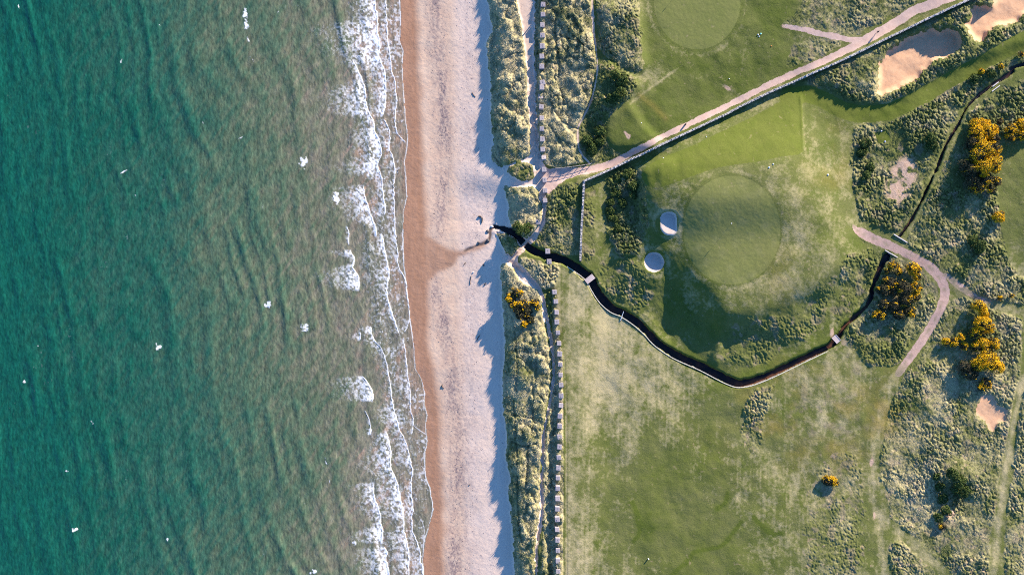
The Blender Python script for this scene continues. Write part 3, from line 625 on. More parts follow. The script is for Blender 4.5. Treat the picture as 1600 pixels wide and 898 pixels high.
m, nt, b = mat('beach_sand')
dryc = mix(nt, rng_(nt, tex(nt, .25, 5), .3, .7), (.57, .39, .27), (.60, .44, .315))
c = mix(nt, rng_(nt, attr(nt, 'lilac'), .1, .9), dryc, (.63, .495, .40))
c = mix(nt, math_(nt, 'MULTIPLY', rng_(nt, tex(nt, 2.6, 4, .85), .48, .72, 0, .36), rng_(nt, attr(nt, 'lilac'), 0, .7, .25, 1)), c, (.30, .25, .25))
c = mix(nt, rng_(nt, attr(nt, 'wet'), 0, 1), c, mix(nt, rng_(nt, tex(nt, .6, 5, .6, 1.6, .5), .3, .7), (.31, .165, .095), (.37, .205, .125)))
c = mix(nt, rng_(nt, attr(nt, 'weed'), 0, 1, 0, .78), c, (.20, .145, .145))
c = mix(nt, rng_(nt, attr(nt, 'runnel'), .1, .9), c, (.13, .09, .07))
setc(nt, b, c); bump(nt, b, tex(nt, 2.5, 6, .75), .55, .10)
nt.links.new(rng_(nt, attr(nt, 'wet'), 0, 1, .95, .45), b.inputs['Roughness'])
M_beach = m

def sand_mat(name, a, bb, sc=1.2, st=.5):
    m, nt, b = mat(name)
    c = mix(nt, rng_(nt, tex(nt, sc, 5, .65), .3, .7), a, bb)
    c = mix(nt, rng_(nt, tex(nt, 7, 3, .7), .55, .8, 0, .3), c, (a[0] * .55, a[1] * .55, a[2] * .55))
    setc(nt, b, c); bump(nt, b, tex(nt, 3.5, 5, .7), st, .07)
    return m
M_pit = sand_mat('pit_sand', (.50, .29, .165), (.56, .35, .21))
M_bunk = sand_mat('bunker_sand', (.43, .355, .305), (.50, .42, .365), 1.0, .15)
M_track = sand_mat('track_gravel', (.42, .29, .235), (.50, .37, .31), .8, .4)
M_dpath = sand_mat('path_sand', (.47, .35, .27), (.54, .42, .33), .8, .5)
m, nt, b = mat('farm_gravel')
c = mix(nt, rng_(nt, tex(nt, .9, 6, .7), .3, .7), (.30, .20, .165), (.44, .31, .26))
c = mix(nt, rng_(nt, attr(nt, 'rut'), .0, 1.0, 0., .75), c, mix(nt, tex(nt, 3, 3), (.13, .13, .06), (.24, .2, .12)))
setc(nt, b, c); bump(nt, b, tex(nt, 3, 6, .7), .5, .1); M_gravel = m

m, nt, b = mat('burn_water')
c = mix(nt, rng_(nt, attr(nt, 'bed'), .0, 1.0), (.006, .006, .008), mix(nt, rng_(nt, tex(nt, 1.2, 5, .6), .3, .7), (.055, .024, .012), (.11, .05, .03)))
setc(nt, b, c); b.inputs['Roughness'].default_value = .25; b.inputs['Specular IOR Level'].default_value = .2
bump(nt, b, tex(nt, 1.5, 3), .1, .05); M_water = m

m, nt, b = mat('sea_water')
d = math_(nt, 'ADD', attr(nt, 'dep'), rng_(nt, tex(nt, .3, 5, .62, 1.5, .55, -.4), .3, .7, -.06, .06))
cr = nt.nodes.new('ShaderNodeValToRGB'); nt.links.new(d, cr.inputs[0])
els = cr.color_ramp.elements
els[0].position = .0; els[0].color = (.25, .18, .125, 1)
els[1].position = 1.0; els[1].color = (.005, .072, .050, 1)
for p, cc in ((.05, (.185, .160, .115)), (.11, (.150, .145, .102)), (.20, (.130, .136, .088)), (.32, (.084, .116, .070)), (.46, (.050, .099, .061)), (.62, (.023, .084, .056)), (.80, (.009, .074, .049))):
    e = els.new(p); e.color = (*cc, 1)
c = cr.outputs[0]
streak = rng_(nt, tex(nt, .9, 5, .7, 1.8, .5, -.45), .33, .68, .62, 1.42)
hv = nt.nodes.new('ShaderNodeHueSaturation'); nt.links.new(streak, hv.inputs['Value']); nt.links.new(c, hv.inputs['Color'])
ff = math_(nt, 'ADD', attr(nt, 'foam'), rng_(nt, tex(nt, 3.2, 4, .7), .3, .7, -.14, .14))
ff = math_(nt, 'MULTIPLY', rng_(nt, ff, .10, .98), rng_(nt, attr(nt, 'foam'), .02, .2))
c = mix(nt, ff, hv.outputs[0], (.78, .79, .80))
setc(nt, b, c)
nt.links.new(rng_(nt, ff, 0, 1, .22, .9), b.inputs['Roughness']); b.inputs['Specular IOR Level'].default_value = .14
bump(nt, b, tex(nt, 1.3, 5, .65, 1.5, .7, -.4), .55, .22)
M_sea = m

# ------------------------------------------------------------------ build the sheets
KZ = ((CAMH - h) / CAMH).astype(np.float32)
WX = (PX - CX) * S * KZ; WY = (CY - PY) * S * KZ
VIDX = np.arange(NY * NX).reshape(NY, NX)
quads = np.stack([VIDX[:-1, :-1], VIDX[1:, :-1], VIDX[1:, 1:], VIDX[:-1, 1:]], -1).reshape(-1, 4)
qc = cls[:-1, :-1].reshape(-1)
COORD = np.stack([WX, WY, h], -1).reshape(-1, 3).astype(np.float32)

def add_attr(me, name, data):
    a = me.attributes.new(name, 'FLOAT', 'POINT'); a.data.foreach_set('value', np.ascontiguousarray(data, np.float32))

def mesh_from(name, co, faces, material, attrs=None, smooth=True):
    me = bpy.data.meshes.new(name)
    n = len(co); k = faces.shape[1]; f = len(faces)
    me.vertices.add(n); me.vertices.foreach_set('co', np.ascontiguousarray(co, np.float32).reshape(-1))
    me.loops.add(f * k); me.loops.foreach_set('vertex_index', np.ascontiguousarray(faces, np.int32).reshape(-1))
    me.polygons.add(f); me.polygons.foreach_set('loop_start', np.arange(0, f * k, k, dtype=np.int32)); me.polygons.foreach_set('loop_total', np.full(f, k, np.int32))
    if smooth: me.polygons.foreach_set('use_smooth', np.ones(f, bool))
    me.update(calc_edges=True)
    for kk, vv in (attrs or {}).items(): add_attr(me, kk, vv)
    me.materials.append(material)
    return me

def link(name, me, parent=None):
    o = bpy.data.objects.new(name, me); col.objects.link(o)
    if parent: o.parent = parent
    return o

MATS = {0: M_sea, 1: M_beach, 2: M_turf, 3: M_track, 4: M_dpath, 5: M_gravel, 6: M_green, 7: M_green, 8: M_bunk, 9: M_fair, 10: M_bunk, 11: M_pit, 12: M_pit, 13: M_pit, 14: M_water, 15: M_water}
rut = np.clip(np.exp(-(gravel_d / 2.2) ** 2) * .8 + ss(gravel_d, 6, 8.5) * .6, 0, 1) * ss(fbm(9, 571, 3), .35, .65)
rut = np.maximum(rut, gfork * ss(fbm(9, 573, 3), .42, .6)); rut = np.maximum(rut, ss(PY, 535, 590) * gravel * ss(fbm(12, 575, 3) + ss(PY, 540, 590) * .3, .45, .7))
bed = ss(PX, 1120, 1200) * (1 - ss(PX, 1345, 1352)) * ss(PY - np.interp(PX, [1100, 1160, 1194, 1250, 1294, 1308], [575, 598, 588.5, 562, 541, 527]), -1.5, 1.5) * (PX < 1300) + .5 * ss(PX, 1308, 1320) * (1 - ss(PX, 1350, 1360)) + .18 * ss(n_fin, .5, .8)
bed = bed + .22 * ss(noise(7, seed=579), .5, .8) * (PX > 870) + .6 * ss(noise(18, seed=577), .55, .8) * ss(PX, 1160, 1200)
FIELDS = {0: dict(dep=dep, foam=foam), 1: dict(wet=wet, weed=weed, lilac=lilac, runnel=runnel), 5: dict(rut=rut), 14: dict(bed=bed), 15: dict(bed=bed)}
TURFF = dict(dry=dry, lush=lush, ochre=np.clip(ochre, 0, 1), rose=np.clip(rose, 0, 1), bare=bare)
for k in (2, 6, 7, 9): FIELDS[k] = TURFF
for k in sorted(NAMES):
    q = quads[qc == k]
    if not len(q): continue
    u, inv = np.unique(q, return_inverse=True)
    me = mesh_from(NAMES[k], COORD[u], inv.reshape(-1, 4), MATS[k], {a: v.reshape(-1)[u] for a, v in FIELDS.get(k, {}).items()})
    o = link(NAMES[k], me); o['kind'] = 'structure'

# the same sea, beach and ground carried on from the surveyed sheet out to the horizon
def skirt(name, strips, material, attrs):
    co = []; fs = []; av = {k: [] for k in attrs}
    for q in strips:
        fs.append([len(co) + i for i in range(4)]); co += q
        for (x, y, z) in q:
            for k, v in attrs.items(): av[k].append(v(x) if callable(v) else v)
    me = mesh_from(name, np.array(co, np.float32), np.array(fs), material, {k: np.array(v, np.float32) for k, v in av.items()}, False)
    o = link(name, me); o['kind'] = 'structure'
F_ = 6000
ZS, ZB, ZG = -4.03, -1.95, -.32
ax0, ay0 = at(X0, Y0, ZS)[:2]; ay1 = at(X0, Y1, ZS)[1]
shore_top, shore_bot = at(625, 0, ZS)[0], at(664, 0, ZS)[0]
dune_top_x, dune_bot_x = at(764, 0, ZB)[0], at(806, 0, ZB)[0]
gx1, gy0 = at(X1, Y0, ZG)[:2]; gy1 = at(X1, Y1, ZG)[1]
def rect(x0, x1, y0, y1, z0, z1): return [(x0, y0, z0), (x1, y0, z1), (x1, y1, z1), (x0, y1, z0)]
sea_q = [rect(-F_, ax0 + .3, -F_, F_, ZS, ZS)]
for xe, y0, y1 in ((shore_top, ay0 - .3, F_), (shore_bot, -F_, ay1 + .3)):
    cuts = np.linspace(ax0 + .3, xe, 12)
    for a, c in zip(cuts[:-1], cuts[1:]): sea_q.append(rect(a, c, y0, y1, ZS, ZS))
skirt('sea', sea_q, M_sea, dict(dep=lambda x: min(1., max(0., (shore_top + 4 - x) / S / 620)), foam=0))
bq = []
for xa, xd, y0, y1 in ((shore_top, dune_top_x, ay0 - .3, F_), (shore_bot, dune_bot_x, -F_, ay1 + .3)):
    xm = xa + 5
    bq += [rect(xa, xm, y0, y1, ZS, ZS + .45), rect(xm, xd, y0, y1, ZS + .45, ZB)]
skirt('beach', bq, M_beach, dict(wet=lambda x: 1. if x < shore_bot + 2 else 0., weed=.1, lilac=.6, runnel=0))
skirt('ground', [rect(gx1 - .3, F_, -F_, F_, ZG, ZG), rect(dune_top_x, dune_top_x + 4, gy0 - .3, F_, ZB, ZG), rect(dune_top_x + 4, gx1 - .3, gy0 - .3, F_, ZG, ZG),
                 rect(dune_bot_x, dune_bot_x + 4, -F_, gy1 + .3, ZB, ZG), rect(dune_bot_x + 4, gx1 - .3, -F_, gy1 + .3, ZG, ZG)], M_turf, dict(dry=.3, lush=.35, ochre=0, rose=0, bare=0))

def hz(px, py): return float(samp(h, px, py))
def ground_pt(px, py, dz=0.0):
    z = hz(px, py); x, y, _ = at(px, py, z); return Vector((x, y, z + dz))
SKY_STRENGTH = 0.12; EXPOSURE = 1.6

# ------------------------------------------------------------------ long grass: tufts of blades
def leafmat(name, a, bb, cc, attrn='tint', rough=.85, trans=0.0):
    m, nt, b = mat(name)
    cr = nt.nodes.new('ShaderNodeValToRGB'); nt.links.new(attr(nt, attrn), cr.inputs[0])
    e = cr.color_ramp.elements; e[0].color = (*a, 1); e[1].color = (*cc, 1); e[1].position = 1; k = e.new(.5); k.color = (*bb, 1)
    setc(nt, b, cr.outputs[0]); b.inputs['Roughness'].default_value = rough
    return m
M_blade = leafmat('grass_blades', (.060, .088, .026), (.17, .18, .082), (.52, .465, .31))

def pick(dens, n):
    p = dens.reshape(-1).astype(np.float64); c = np.cumsum(p); c /= c[-1]
    i = np.searchsorted(c, rng.random(n)); i = np.clip(i, 0, len(p) - 1)
    jx = rng.random(n) - .5; jy = rng.random(n) - .5
    return xs[i % NX] + jx, ys[i // NX] + jy

def tufts(name, mask, n, blades, label_w=.10, lenk=1.0):
    tx, ty = pick(mask, n)
    z = samp(h, tx, ty); th = samp(tuft_h, tx, ty); st = samp(tuft_straw, tx, ty)
    k = (CAMH - z) / CAMH
    bx = (tx - CX) * S * k; by = (CY - ty) * S * k
    size = th * lenk * (.55 + .8 * rng.random(n))
    tint0 = np.clip(st + (rng.random(n) - .5) * .5, 0, 1)
    N = n * blades
    r = lambda a: np.repeat(a, blades)
    ang = rng.random(N) * 2 * np.pi; lean = np.radians(18 + 55 * rng.random(N))
    L = r(size) * (.6 + .6 * rng.random(N)); w = label_w * (.6 + .8 * rng.random(N))
    ox = (rng.random(N) - .5) * .28; oy = (rng.random(N) - .5) * .28
    X = r(bx) + ox; Y = r(by) + oy; Zz = r(z) - .06
    dx = np.cos(ang) * np.sin(lean); dy = np.sin(ang) * np.sin(lean); dz = np.cos(lean)
    wx = -np.sin(ang) * w / 2; wy = np.cos(ang) * w / 2
    co = np.empty((N, 3, 3), np.float32)
    co[:, 0] = np.stack([X - wx, Y - wy, Zz], -1); co[:, 1] = np.stack([X + wx, Y + wy, Zz], -1)
    co[:, 2] = np.stack([X + dx * L, Y + dy * L, Zz + dz * L], -1)
    tint = np.clip(r(tint0) + (rng.random(N) - .5) * .25, 0, 1)
    me = mesh_from(name, co.reshape(-1, 3), np.arange(N * 3).reshape(-1, 3), M_blade, dict(tint=np.repeat(tint, 3)), False)
    o = link(name, me); o['kind'] = 'stuff'; return o
inner = blur(long_grass, .8) > .6
dens_all = tuft_d * keep_soft * (samp(h, PX, PY) > -3) * (blur(burn, 2) < .3) * inner
mz = marram * dens_all
tufts('marram_grass', mz * (.1 + hummock ** 1.5), 24000, 5, .09, .75)
rz = dens_all * (1 - marram)
tufts('rough_grass', rz * (.08 + hummock), 85000, 5, .06, .8)

# ------------------------------------------------------------------ wrack: specks of weed on the sand
def specks(name, dens, n, smin, smax, material):
    tx, ty = pick(dens, n)
    z = samp(h, tx, ty); k = (CAMH - z) / CAMH
    bx = (tx - CX) * S * k; by = (CY - ty) * S * k
    a = rng.random(n) * 6.28; s = smin + (smax - smin) * rng.random(n) ** 3
    e = .4 + .6 * rng.random(n)
    co = np.empty((n, 5, 3), np.float32)
    for i in range(4):
        t = a + i * np.pi / 2; rr = s * (e if i % 2 else 1) * (.7 + .6 * rng.random(n)) * .5
        co[:, i] = np.stack([bx + np.cos(t) * rr, by + np.sin(t) * rr, z - .01], -1)
    co[:, 4] = np.stack([bx, by, z + s * .32], -1)
    f = (np.arange(n)[:, None, None] * 5 + np.array([[0, 1, 4], [1, 2, 4], [2, 3, 4], [3, 0, 4]])[None]).reshape(-1, 3)
    me = mesh_from(name, co.reshape(-1, 3), f, material, dict(tint=np.repeat(rng.random(n), 5)), False)
    o = link(name, me); o['kind'] = 'stuff'
M_weed = leafmat('dried_weed', (.05, .035, .035), (.13, .085, .09), (.24, .17, .17))
edge_d = sxe - PX
wr = beach_m * (1 - wet) * (weed * 1.6 + .05 * lilac + .5 * np.exp(-((edge_d - 32) / 5) ** 2) * (noise(14, 22, 580) > .45) + .6 * blob(758, 435, 14, 36) * (noise(6, seed=581) > .55) + .1 * (edge_d > 0) * (edge_d < 26))
specks('seaweed', wr * (.25 + .75 * (edge_d > 24)), 9000, .05, .26, M_weed)

# ------------------------------------------------------------------ small tools for built things
def bm_obj(name, bm, material, parent=None, smooth=False):
    me = bpy.data.meshes.new(name); bm.to_mesh(me); bm.free(); me.materials.append(material)
    if smooth:
        for p in me.polygons: p.use_smooth = True
    return link(name, me, parent)
def add_box(bm, c, size, rot=0.0, tilt=None, bev=0.0, jit=0.0):
    r = bmesh.ops.create_cube(bm, size=1.0); vs = r['verts']
    M = Matrix.Translation(Vector(c)) @ Matrix.Rotation(rot, 4, 'Z')
    if tilt is not None: M = M @ tilt
    M = M @ Matrix.Diagonal((size[0], size[1], size[2], 1))
    for v in vs:
        if jit: v.co += Vector((random.uniform(-jit, jit), random.uniform(-jit, jit), random.uniform(-jit, jit)))
        v.co = M @ v.co
    if bev:
        es = list({e for v in vs for e in v.link_edges})
        bmesh.ops.bevel(bm, geom=es, offset=bev, segments=1, affect='EDGES')
def add_tube(bm, pts, rad, seg=8, caps=True):
    rings = []
    P = [Vector(p) for p in pts]; R = rad if isinstance(rad, (list, tuple)) else [rad] * len(P)
    for i, p in enumerate(P):
        d = (P[min(i + 1, len(P) - 1)] - P[max(i - 1, 0)]).normalized()
        a = d.orthogonal().normalized(); b2 = d.cross(a)
        rings.append([bm.verts.new(p + (a * math.cos(2 * math.pi * k / seg) + b2 * math.sin(2 * math.pi * k / seg)) * R[i]) for k in range(seg)])
    for r0, r1 in zip(rings[:-1], rings[1:]):
        for k in range(seg): bm.faces.new((r0[k], r0[(k + 1) % seg], r1[(k + 1) % seg], r1[k]))
    if caps:
        bm.faces.new(rings[0][::-1]); bm.faces.new(rings[-1])
def thing(name, label, cat, loc=(0, 0, 0), rz=0.0, group=None):
    o = bpy.data.objects.new(name, None); col.objects.link(o); o.location = loc; o.rotation_euler = (0, 0, rz)
    o.empty_display_size = .3
    o['label'] = label; o['category'] = cat
    if group: o['group'] = group
    return o
def tag(o, label, cat, group=None):
    o['label'] = label; o['category'] = cat
    if group: o['group'] = group
    return o
def simple(name, a, bb, sc=3, st=.3, rough=.9):
    m, nt, b = mat(name)
    c = mix(nt, rng_(nt, tex(nt, sc, 5, .65), .3, .7), a, bb); setc(nt, b, c)
    b.inputs['Roughness'].default_value = rough
    if st: bump(nt, b, tex(nt, sc * 2.5, 5, .7), st, .04)
    return m
M_conc = simple('weathered_concrete', (.23, .20, .205), (.38, .34, .345), 1.6, .35)
M_stone = simple('wall_stone', (.20, .185, .18), (.52, .49, .46), 1.4, .4)
M_stone_d = simple('wall_core', (.12, .11, .10), (.24, .22, .2), 2.0, .4)
M_slab = simple('bridge_concrete', (.42, .34, .32), (.50, .42, .40), 1.5, .2)
M_timber = simple('grey_timber', (.26, .23, .2), (.4, .36, .32), 4, .3)
M_dtimber = simple('dark_timber', (.035, .03, .028), (.07, .06, .05), 5, .3)
M_white = simple('white_paint', (.74, .74, .72), (.82, .82, .8), 4, .05, .5)
M_lilac = simple('lilac_paint', (.50, .52, .72), (.58, .6, .8), 4, .05, .5)
M_teal = simple('teal_plastic', (.30, .72, .62), (.36, .78, .68), 4, .05, .5)
M_orange = simple('orange_paint', (.65, .17, .04), (.72, .22, .05), 4, .05, .5)
M_flag = simple('yellow_flag_cloth', (.60, .5, .08), (.68, .56, .1), 6, .1)
M_cup = simple('black_cup', (.012, .012, .012), (.02, .02, .02), 4, 0)
M_rock = simple('dark_rock', (.05, .047, .05), (.13, .12, .12), 2, .5)
M_prock = simple('pale_rock', (.48, .45, .44), (.62, .58, .56), 2, .4)
M_drift = simple('wet_driftwood', (.04, .03, .03), (.10, .075, .065), 4, .4)
M_coping = simple('pale_coping', (.42, .39, .30), (.58, .54, .44), 2.2, .25)

# ------------------------------------------------------------------ concrete blocks
def block_mesh(seed):
    random.seed(seed)
    bm = bmesh.new(); add_box(bm, (0, 0, .66), (1.3, 1.3, 1.5), jit=.025, bev=.05)
    # shallow recess line left by the shuttering round the sides and a worn top corner
    add_box(bm, (random.uniform(-.2, .2), random.uniform(-.2, .2), 1.43), (.36, .10, .05), rot=random.uniform(0, 3), bev=.015)
    for s in (-1, 1):
        add_box(bm, (s * .655, 0, .75), (.03, 1.1, .05), bev=.008); add_box(bm, (0, s * .655, .45), (1.1, .03, .05), bev=.008)
    return bm
blk = []
for k in range(3):
    me = bpy.data.meshes.new('concrete_block'); bm = block_mesh(30 + k); bm.to_mesh(me); bm.free(); me.materials.append(M_conc); blk.append(me)
upper = [(848.2, 6.7), (848.2, 22.2), (847.6, 38.8), (847.4, 55), (847.1, 71.7), (846.6, 87.7), (846.3, 103.7), (847.6, 129), (846.6, 136.5), (844.2, 153), (845.8, 167), (846.3, 184.5), (846.6, 201), (846.8, 217), (847.8, 233), (849.6, 248.5), (850, 265)]
mid_b = [(850.7, 281), (851.6, 297.5), (851.6, 313), (840.5, 346.5)]
burn_b = [(856, 392.6), (858, 408.4)]
lower = [(866, 456), (868, 471), (869.4, 487.7), (869.9, 503), (871.9, 519.7), (873.7, 536.4), (874.7, 552.8), (875.5, 569), (876, 585), (877, 601.5), (876.5, 617.7), (876.3, 633.6), (875.3, 649.5), (874.7, 665.4), (874.2, 681.8), (874.2, 698), (873.1, 714.4), (872.6, 730.6), (871.8, 746.5), (871.3, 762.4), (871, 778.6),
         (870.7, 794.7), (870.7, 811), (870.7, 827.4), (871, 843.5), (871.5, 860), (871.8, 876), (872, 892.6)]
ORD = ['first', 'second', 'third', 'fourth', 'fifth', 'sixth', 'seventh', 'eighth', 'ninth', 'tenth', 'eleventh', 'twelfth', 'thirteenth', 'fourteenth', 'fifteenth', 'sixteenth', 'seventeenth', 'eighteenth', 'nineteenth', 'twentieth',
       'twenty-first', 'twenty-second', 'twenty-third', 'twenty-fourth', 'twenty-fifth', 'twenty-sixth', 'twenty-seventh', 'twenty-eighth']
random.seed(11)
def put_block(k, x, y, label, sink=0.0, rot=None, tilt=0.0):
    top = 1.36 - sink
    zt = max(hz(x + 6, y), .0) * .5 + top - 1.41
    px, py, _ = at(x, y, zt + 1.41)
    o = bpy.data.objects.new('concrete_block', blk[k % 3]); col.objects.link(o)
    o.location = (px, py, zt); o.rotation_euler = (random.gauss(0, .03) + tilt, random.gauss(0, .03), random.gauss(0, .06) if rot is None else rot); q = random.uniform(.92, 1.05); o.scale = (q, q * random.uniform(.95, 1.05), 1)
    tag(o, label, 'concrete block', 'concrete anti-tank blocks behind the dunes')
    return (x, y)
for k, (x, y) in enumerate(reversed(upper)):
    i = len(upper) - 1 - k
    extra = {9: 'tilted shadowed concrete block in the marram, eighth up from the path junction', 15: 'tilted shadowed concrete block just above the path junction', 16: 'pale concrete block standing at the top of the path junction',
             8: 'concrete block of the touching pair in the marram, lower one', 7: 'concrete block of the touching pair in the marram, upper one'}.get(i)
    put_block(k, x, y, extra or f'{ORD[k]} concrete block up from the path junction in the marram row', sink=.5 if i in (9, 15) else .0, tilt=-.42 if i in (9, 15) else 0, rot=.3 if i in (7,) else None)
for k, (x, y) in enumerate(mid_b):
    put_block(k, x, y, ['pale concrete block standing in the middle of the path junction', 'concrete block beside the path just below the junction', 'lowest of three spaced concrete blocks below the path junction', 'concrete block half buried in grass seaward of the winding path'][k], sink=.5 if k == 3 else 0)
for k, (x, y) in enumerate(burn_b):
    put_block(k, x, y, ['concrete block on the upper bank of the stream near its mouth', 'concrete block on the lower bank of the stream near its mouth'][k], sink=.5)
for k, (x, y) in enumerate(lower):
    put_block(k, x, y, f'{ORD[k]} concrete block down from the stream along the field edge')

# ------------------------------------------------------------------ stone walls
def resample(pts, step):
    P = [np.array(p, float) for p in pts]; out = []; carry = 0
    for a, c in zip(P[:-1], P[1:]):
        L = np.linalg.norm(c - a); d = carry
        while d < L:
            out.append((a + (c - a) * d / L, math.atan2(-(c - a)[1], (c - a)[0]))); d += step
        carry = d - L
    return out
def stone_wall(pts, label, hgt):
    px, py = pts[0]; root = thing('stone_wall', label, 'wall', ground_pt(px, py))
    inv = root.location.copy()
    bm = bmesh.new(); bc = bmesh.new()
    for (p, a) in resample(pts, 4.0):
        z0 = hz(*p); x, y, _ = at(p[0], p[1], z0 + hgt * .5)
        add_box(bm, Vector((x, y, z0 + hgt / 2 - .25)) - inv, (.82, .50 + random.uniform(-.03, .05), hgt + .5), rot=a, jit=.03, bev=.03)
    for (p, a) in resample(pts, 2.3):
        z0 = hz(*p) ; x, y, _ = at(p[0], p[1], z0 + hgt)
        hh = random.uniform(.20, .34)
        add_box(bc, Vector((x + random.uniform(-.03, .03), y + random.uniform(-.03, .03), z0 + hgt + hh / 2 - .02)) - inv, (random.uniform(.30, .40), random.uniform(.48, .66), hh), rot=a + random.gauss(0, .1), tilt=Matrix.Rotation(random.gauss(0, .12), 4, 'X'), jit=.06, bev=.04)
    bm_obj('wall_body', bm, M_stone_d, root); bm_obj('coping_stones', bc, M_stone, root)
stone_wall([(912.6, 283), (955.7, 264), (989, 247.5), (1007, 239.5), (1034, 225.8), (1085, 202), (1136, 178), (1156, 167), (1200, 145.5), (1244.5, 126), (1277.5, 111), (1307, 98.5), (1340, 82.7), (1376, 65), (1413.6, 47), (1451.5, 28.5), (1489, 11), (1514, 0), (1560, -22), (1640, -58)],
           'long pale dry stone wall running beside the pink track', 1.25)
stone_wall([(912.3, 286), (910.8, 320), (908.5, 358), (906.8, 407)], 'short dry stone wall running from the track corner down to the stream', 1.05)

# revetment on the field side of the burn
def offset_line(pts, off):
    P = smooth_line([(p[0], p[1]) for p in pts], 5); out = []
    for i, p in enumerate(P):
        a = np.array(P[max(i - 1, 0)]); c = np.array(P[min(i + 1, len(P) - 1)]); d = (c - a) / (np.linalg.norm(c - a) + 1e-9)
        out.append((p[0] - d[1] * off, p[1] + d[0] * off))
    return out
def revetment(pts, off, label, w=.12):
    P = offset_line(pts, off); root = thing('retaining_wall', label, 'retaining wall', ground_pt(*P[0])); inv = root.location.copy()
    bm = bmesh.new(); bc = bmesh.new()
    for (p, a) in resample(P, 3.6):
        z0 = max(samp(h, p[0] + dx, p[1] + dy) for dx in (-3, 0, 3) for dy in (-3, 0, 3)); z0 = min(float(z0), .5) * .5
        x, y, _ = at(p[0], p[1], z0)
        add_box(bm, Vector((x, y, z0 - .75)) - inv, (.68, w, 1.5), rot=a, jit=.02, bev=.02)
        add_box(bc, Vector((x, y, z0 + .04)) - inv, (.62 + random.uniform(-.04, .03), w + .12, .10), rot=a, jit=.04, bev=.015)
    bm_obj('wall_face', bm, M_stone_d, root); bm_obj('coping', bc, M_coping, root)
revetment([p for p in burn_pts if 890 < p[0] < 1300], 6.4, 'pale stone edging along the field side of the winding stream')

def headwall(a, c, label, hgt=.5):
    root = thing('headwall', label, 'headwall', ground_pt(*a)); inv = root.location.copy()
    zt = max(hz(*a), hz(*c), .0) + .1
    A = Vector(at(a[0], a[1], zt)); C = Vector(at(c[0], c[1], zt)); d = C - A; ang = math.atan2(d.y, d.x); m = (A + C) / 2
    bm = bmesh.new(); add_box(bm, Vector((m.x, m.y, zt - .8)) - inv, (d.length, .16, 1.6), rot=ang, bev=.02)
    bm_obj('wall_face', bm, M_conc, root)
    bc = bmesh.new(); add_box(bc, Vector((m.x, m.y, zt + .05)) - inv, (d.length + .1, .24, .10), rot=ang, bev=.02)
    bm_obj('coping', bc, M_prock, root)
headwall((1396.5, 366), (1417.5, 379), 'thin pale culvert headwall on the upper side of the gravel track')
headwall((1383, 391), (1402, 402), 'thin pale culvert headwall over the wide stream below the gravel track')
headwall((1550, 143), (1562, 134), 'short pale concrete edge on the near bank of the upper ditch')
headwall((1551, 135.5), (1560, 128.5), 'thin concrete edge on the far bank of the upper ditch')

# ------------------------------------------------------------------ footbridges
def footbridge(c, ang, L, W, label):
    z = max(samp(h, c[0] + dx, c[1] + dy) for dx in range(-9, 10, 3) for dy in range(-9, 10, 3)); z = float(min(z, .6)) + .12
    x, y, _ = at(c[0], c[1], z); root = thing('footbridge', label, 'footbridge', (x, y, z), ang)
    bm = bmesh.new(); n = max(5, int(L / .32))
    for i in range(n):
        add_box(bm, (-L / 2 + (i + .5) * L / n, 0, .06), (L / n - .015, W, .12), bev=.012)
    bm_obj('deck', bm, M_slab, root)
    for s in (-1, 1):
        b2 = bmesh.new(); add_box(b2, (0, s * (W / 2 - .10), -.16), (L, .16, .30), bev=.02); bm_obj('beam', b2, M_dtimber, root)
        b3 = bmesh.new(); add_box(b3, (0, s * (W / 2 - .07), .16), (L, .12, .08), bev=.015); bm_obj('kerb', b3, M_slab, root)
footbridge((921.5, 435.8), math.radians(38), 2.75, 1.55, 'pale slab footbridge over the stream nearest the stone wall')
footbridge((1306.5, 529.5), math.radians(-48), 2.2, 1.6, 'pale slab footbridge over the stream at its far bend')
# plank / pole reaching over the burn
root = thing('plank_bridge', 'thin white pole leaning out over the dark stream', 'pole', ground_pt(969.5, 499, .1)); inv = root.location.copy()
bm = bmesh.new(); A = Vector(at(969.5, 500, hz(969.5, 500) + .12)); C = Vector(at(974.5, 486.5, .35)); add_tube(bm, [A - inv, C - inv], [.11, .07], 8); bm_obj('pole', bm, M_white, root)
bm = bmesh.new(); add_box(bm, A - inv - Vector((0, 0, .1)), (.34, .3, .3), bev=.03); bm_obj('foot', bm, M_conc, root)

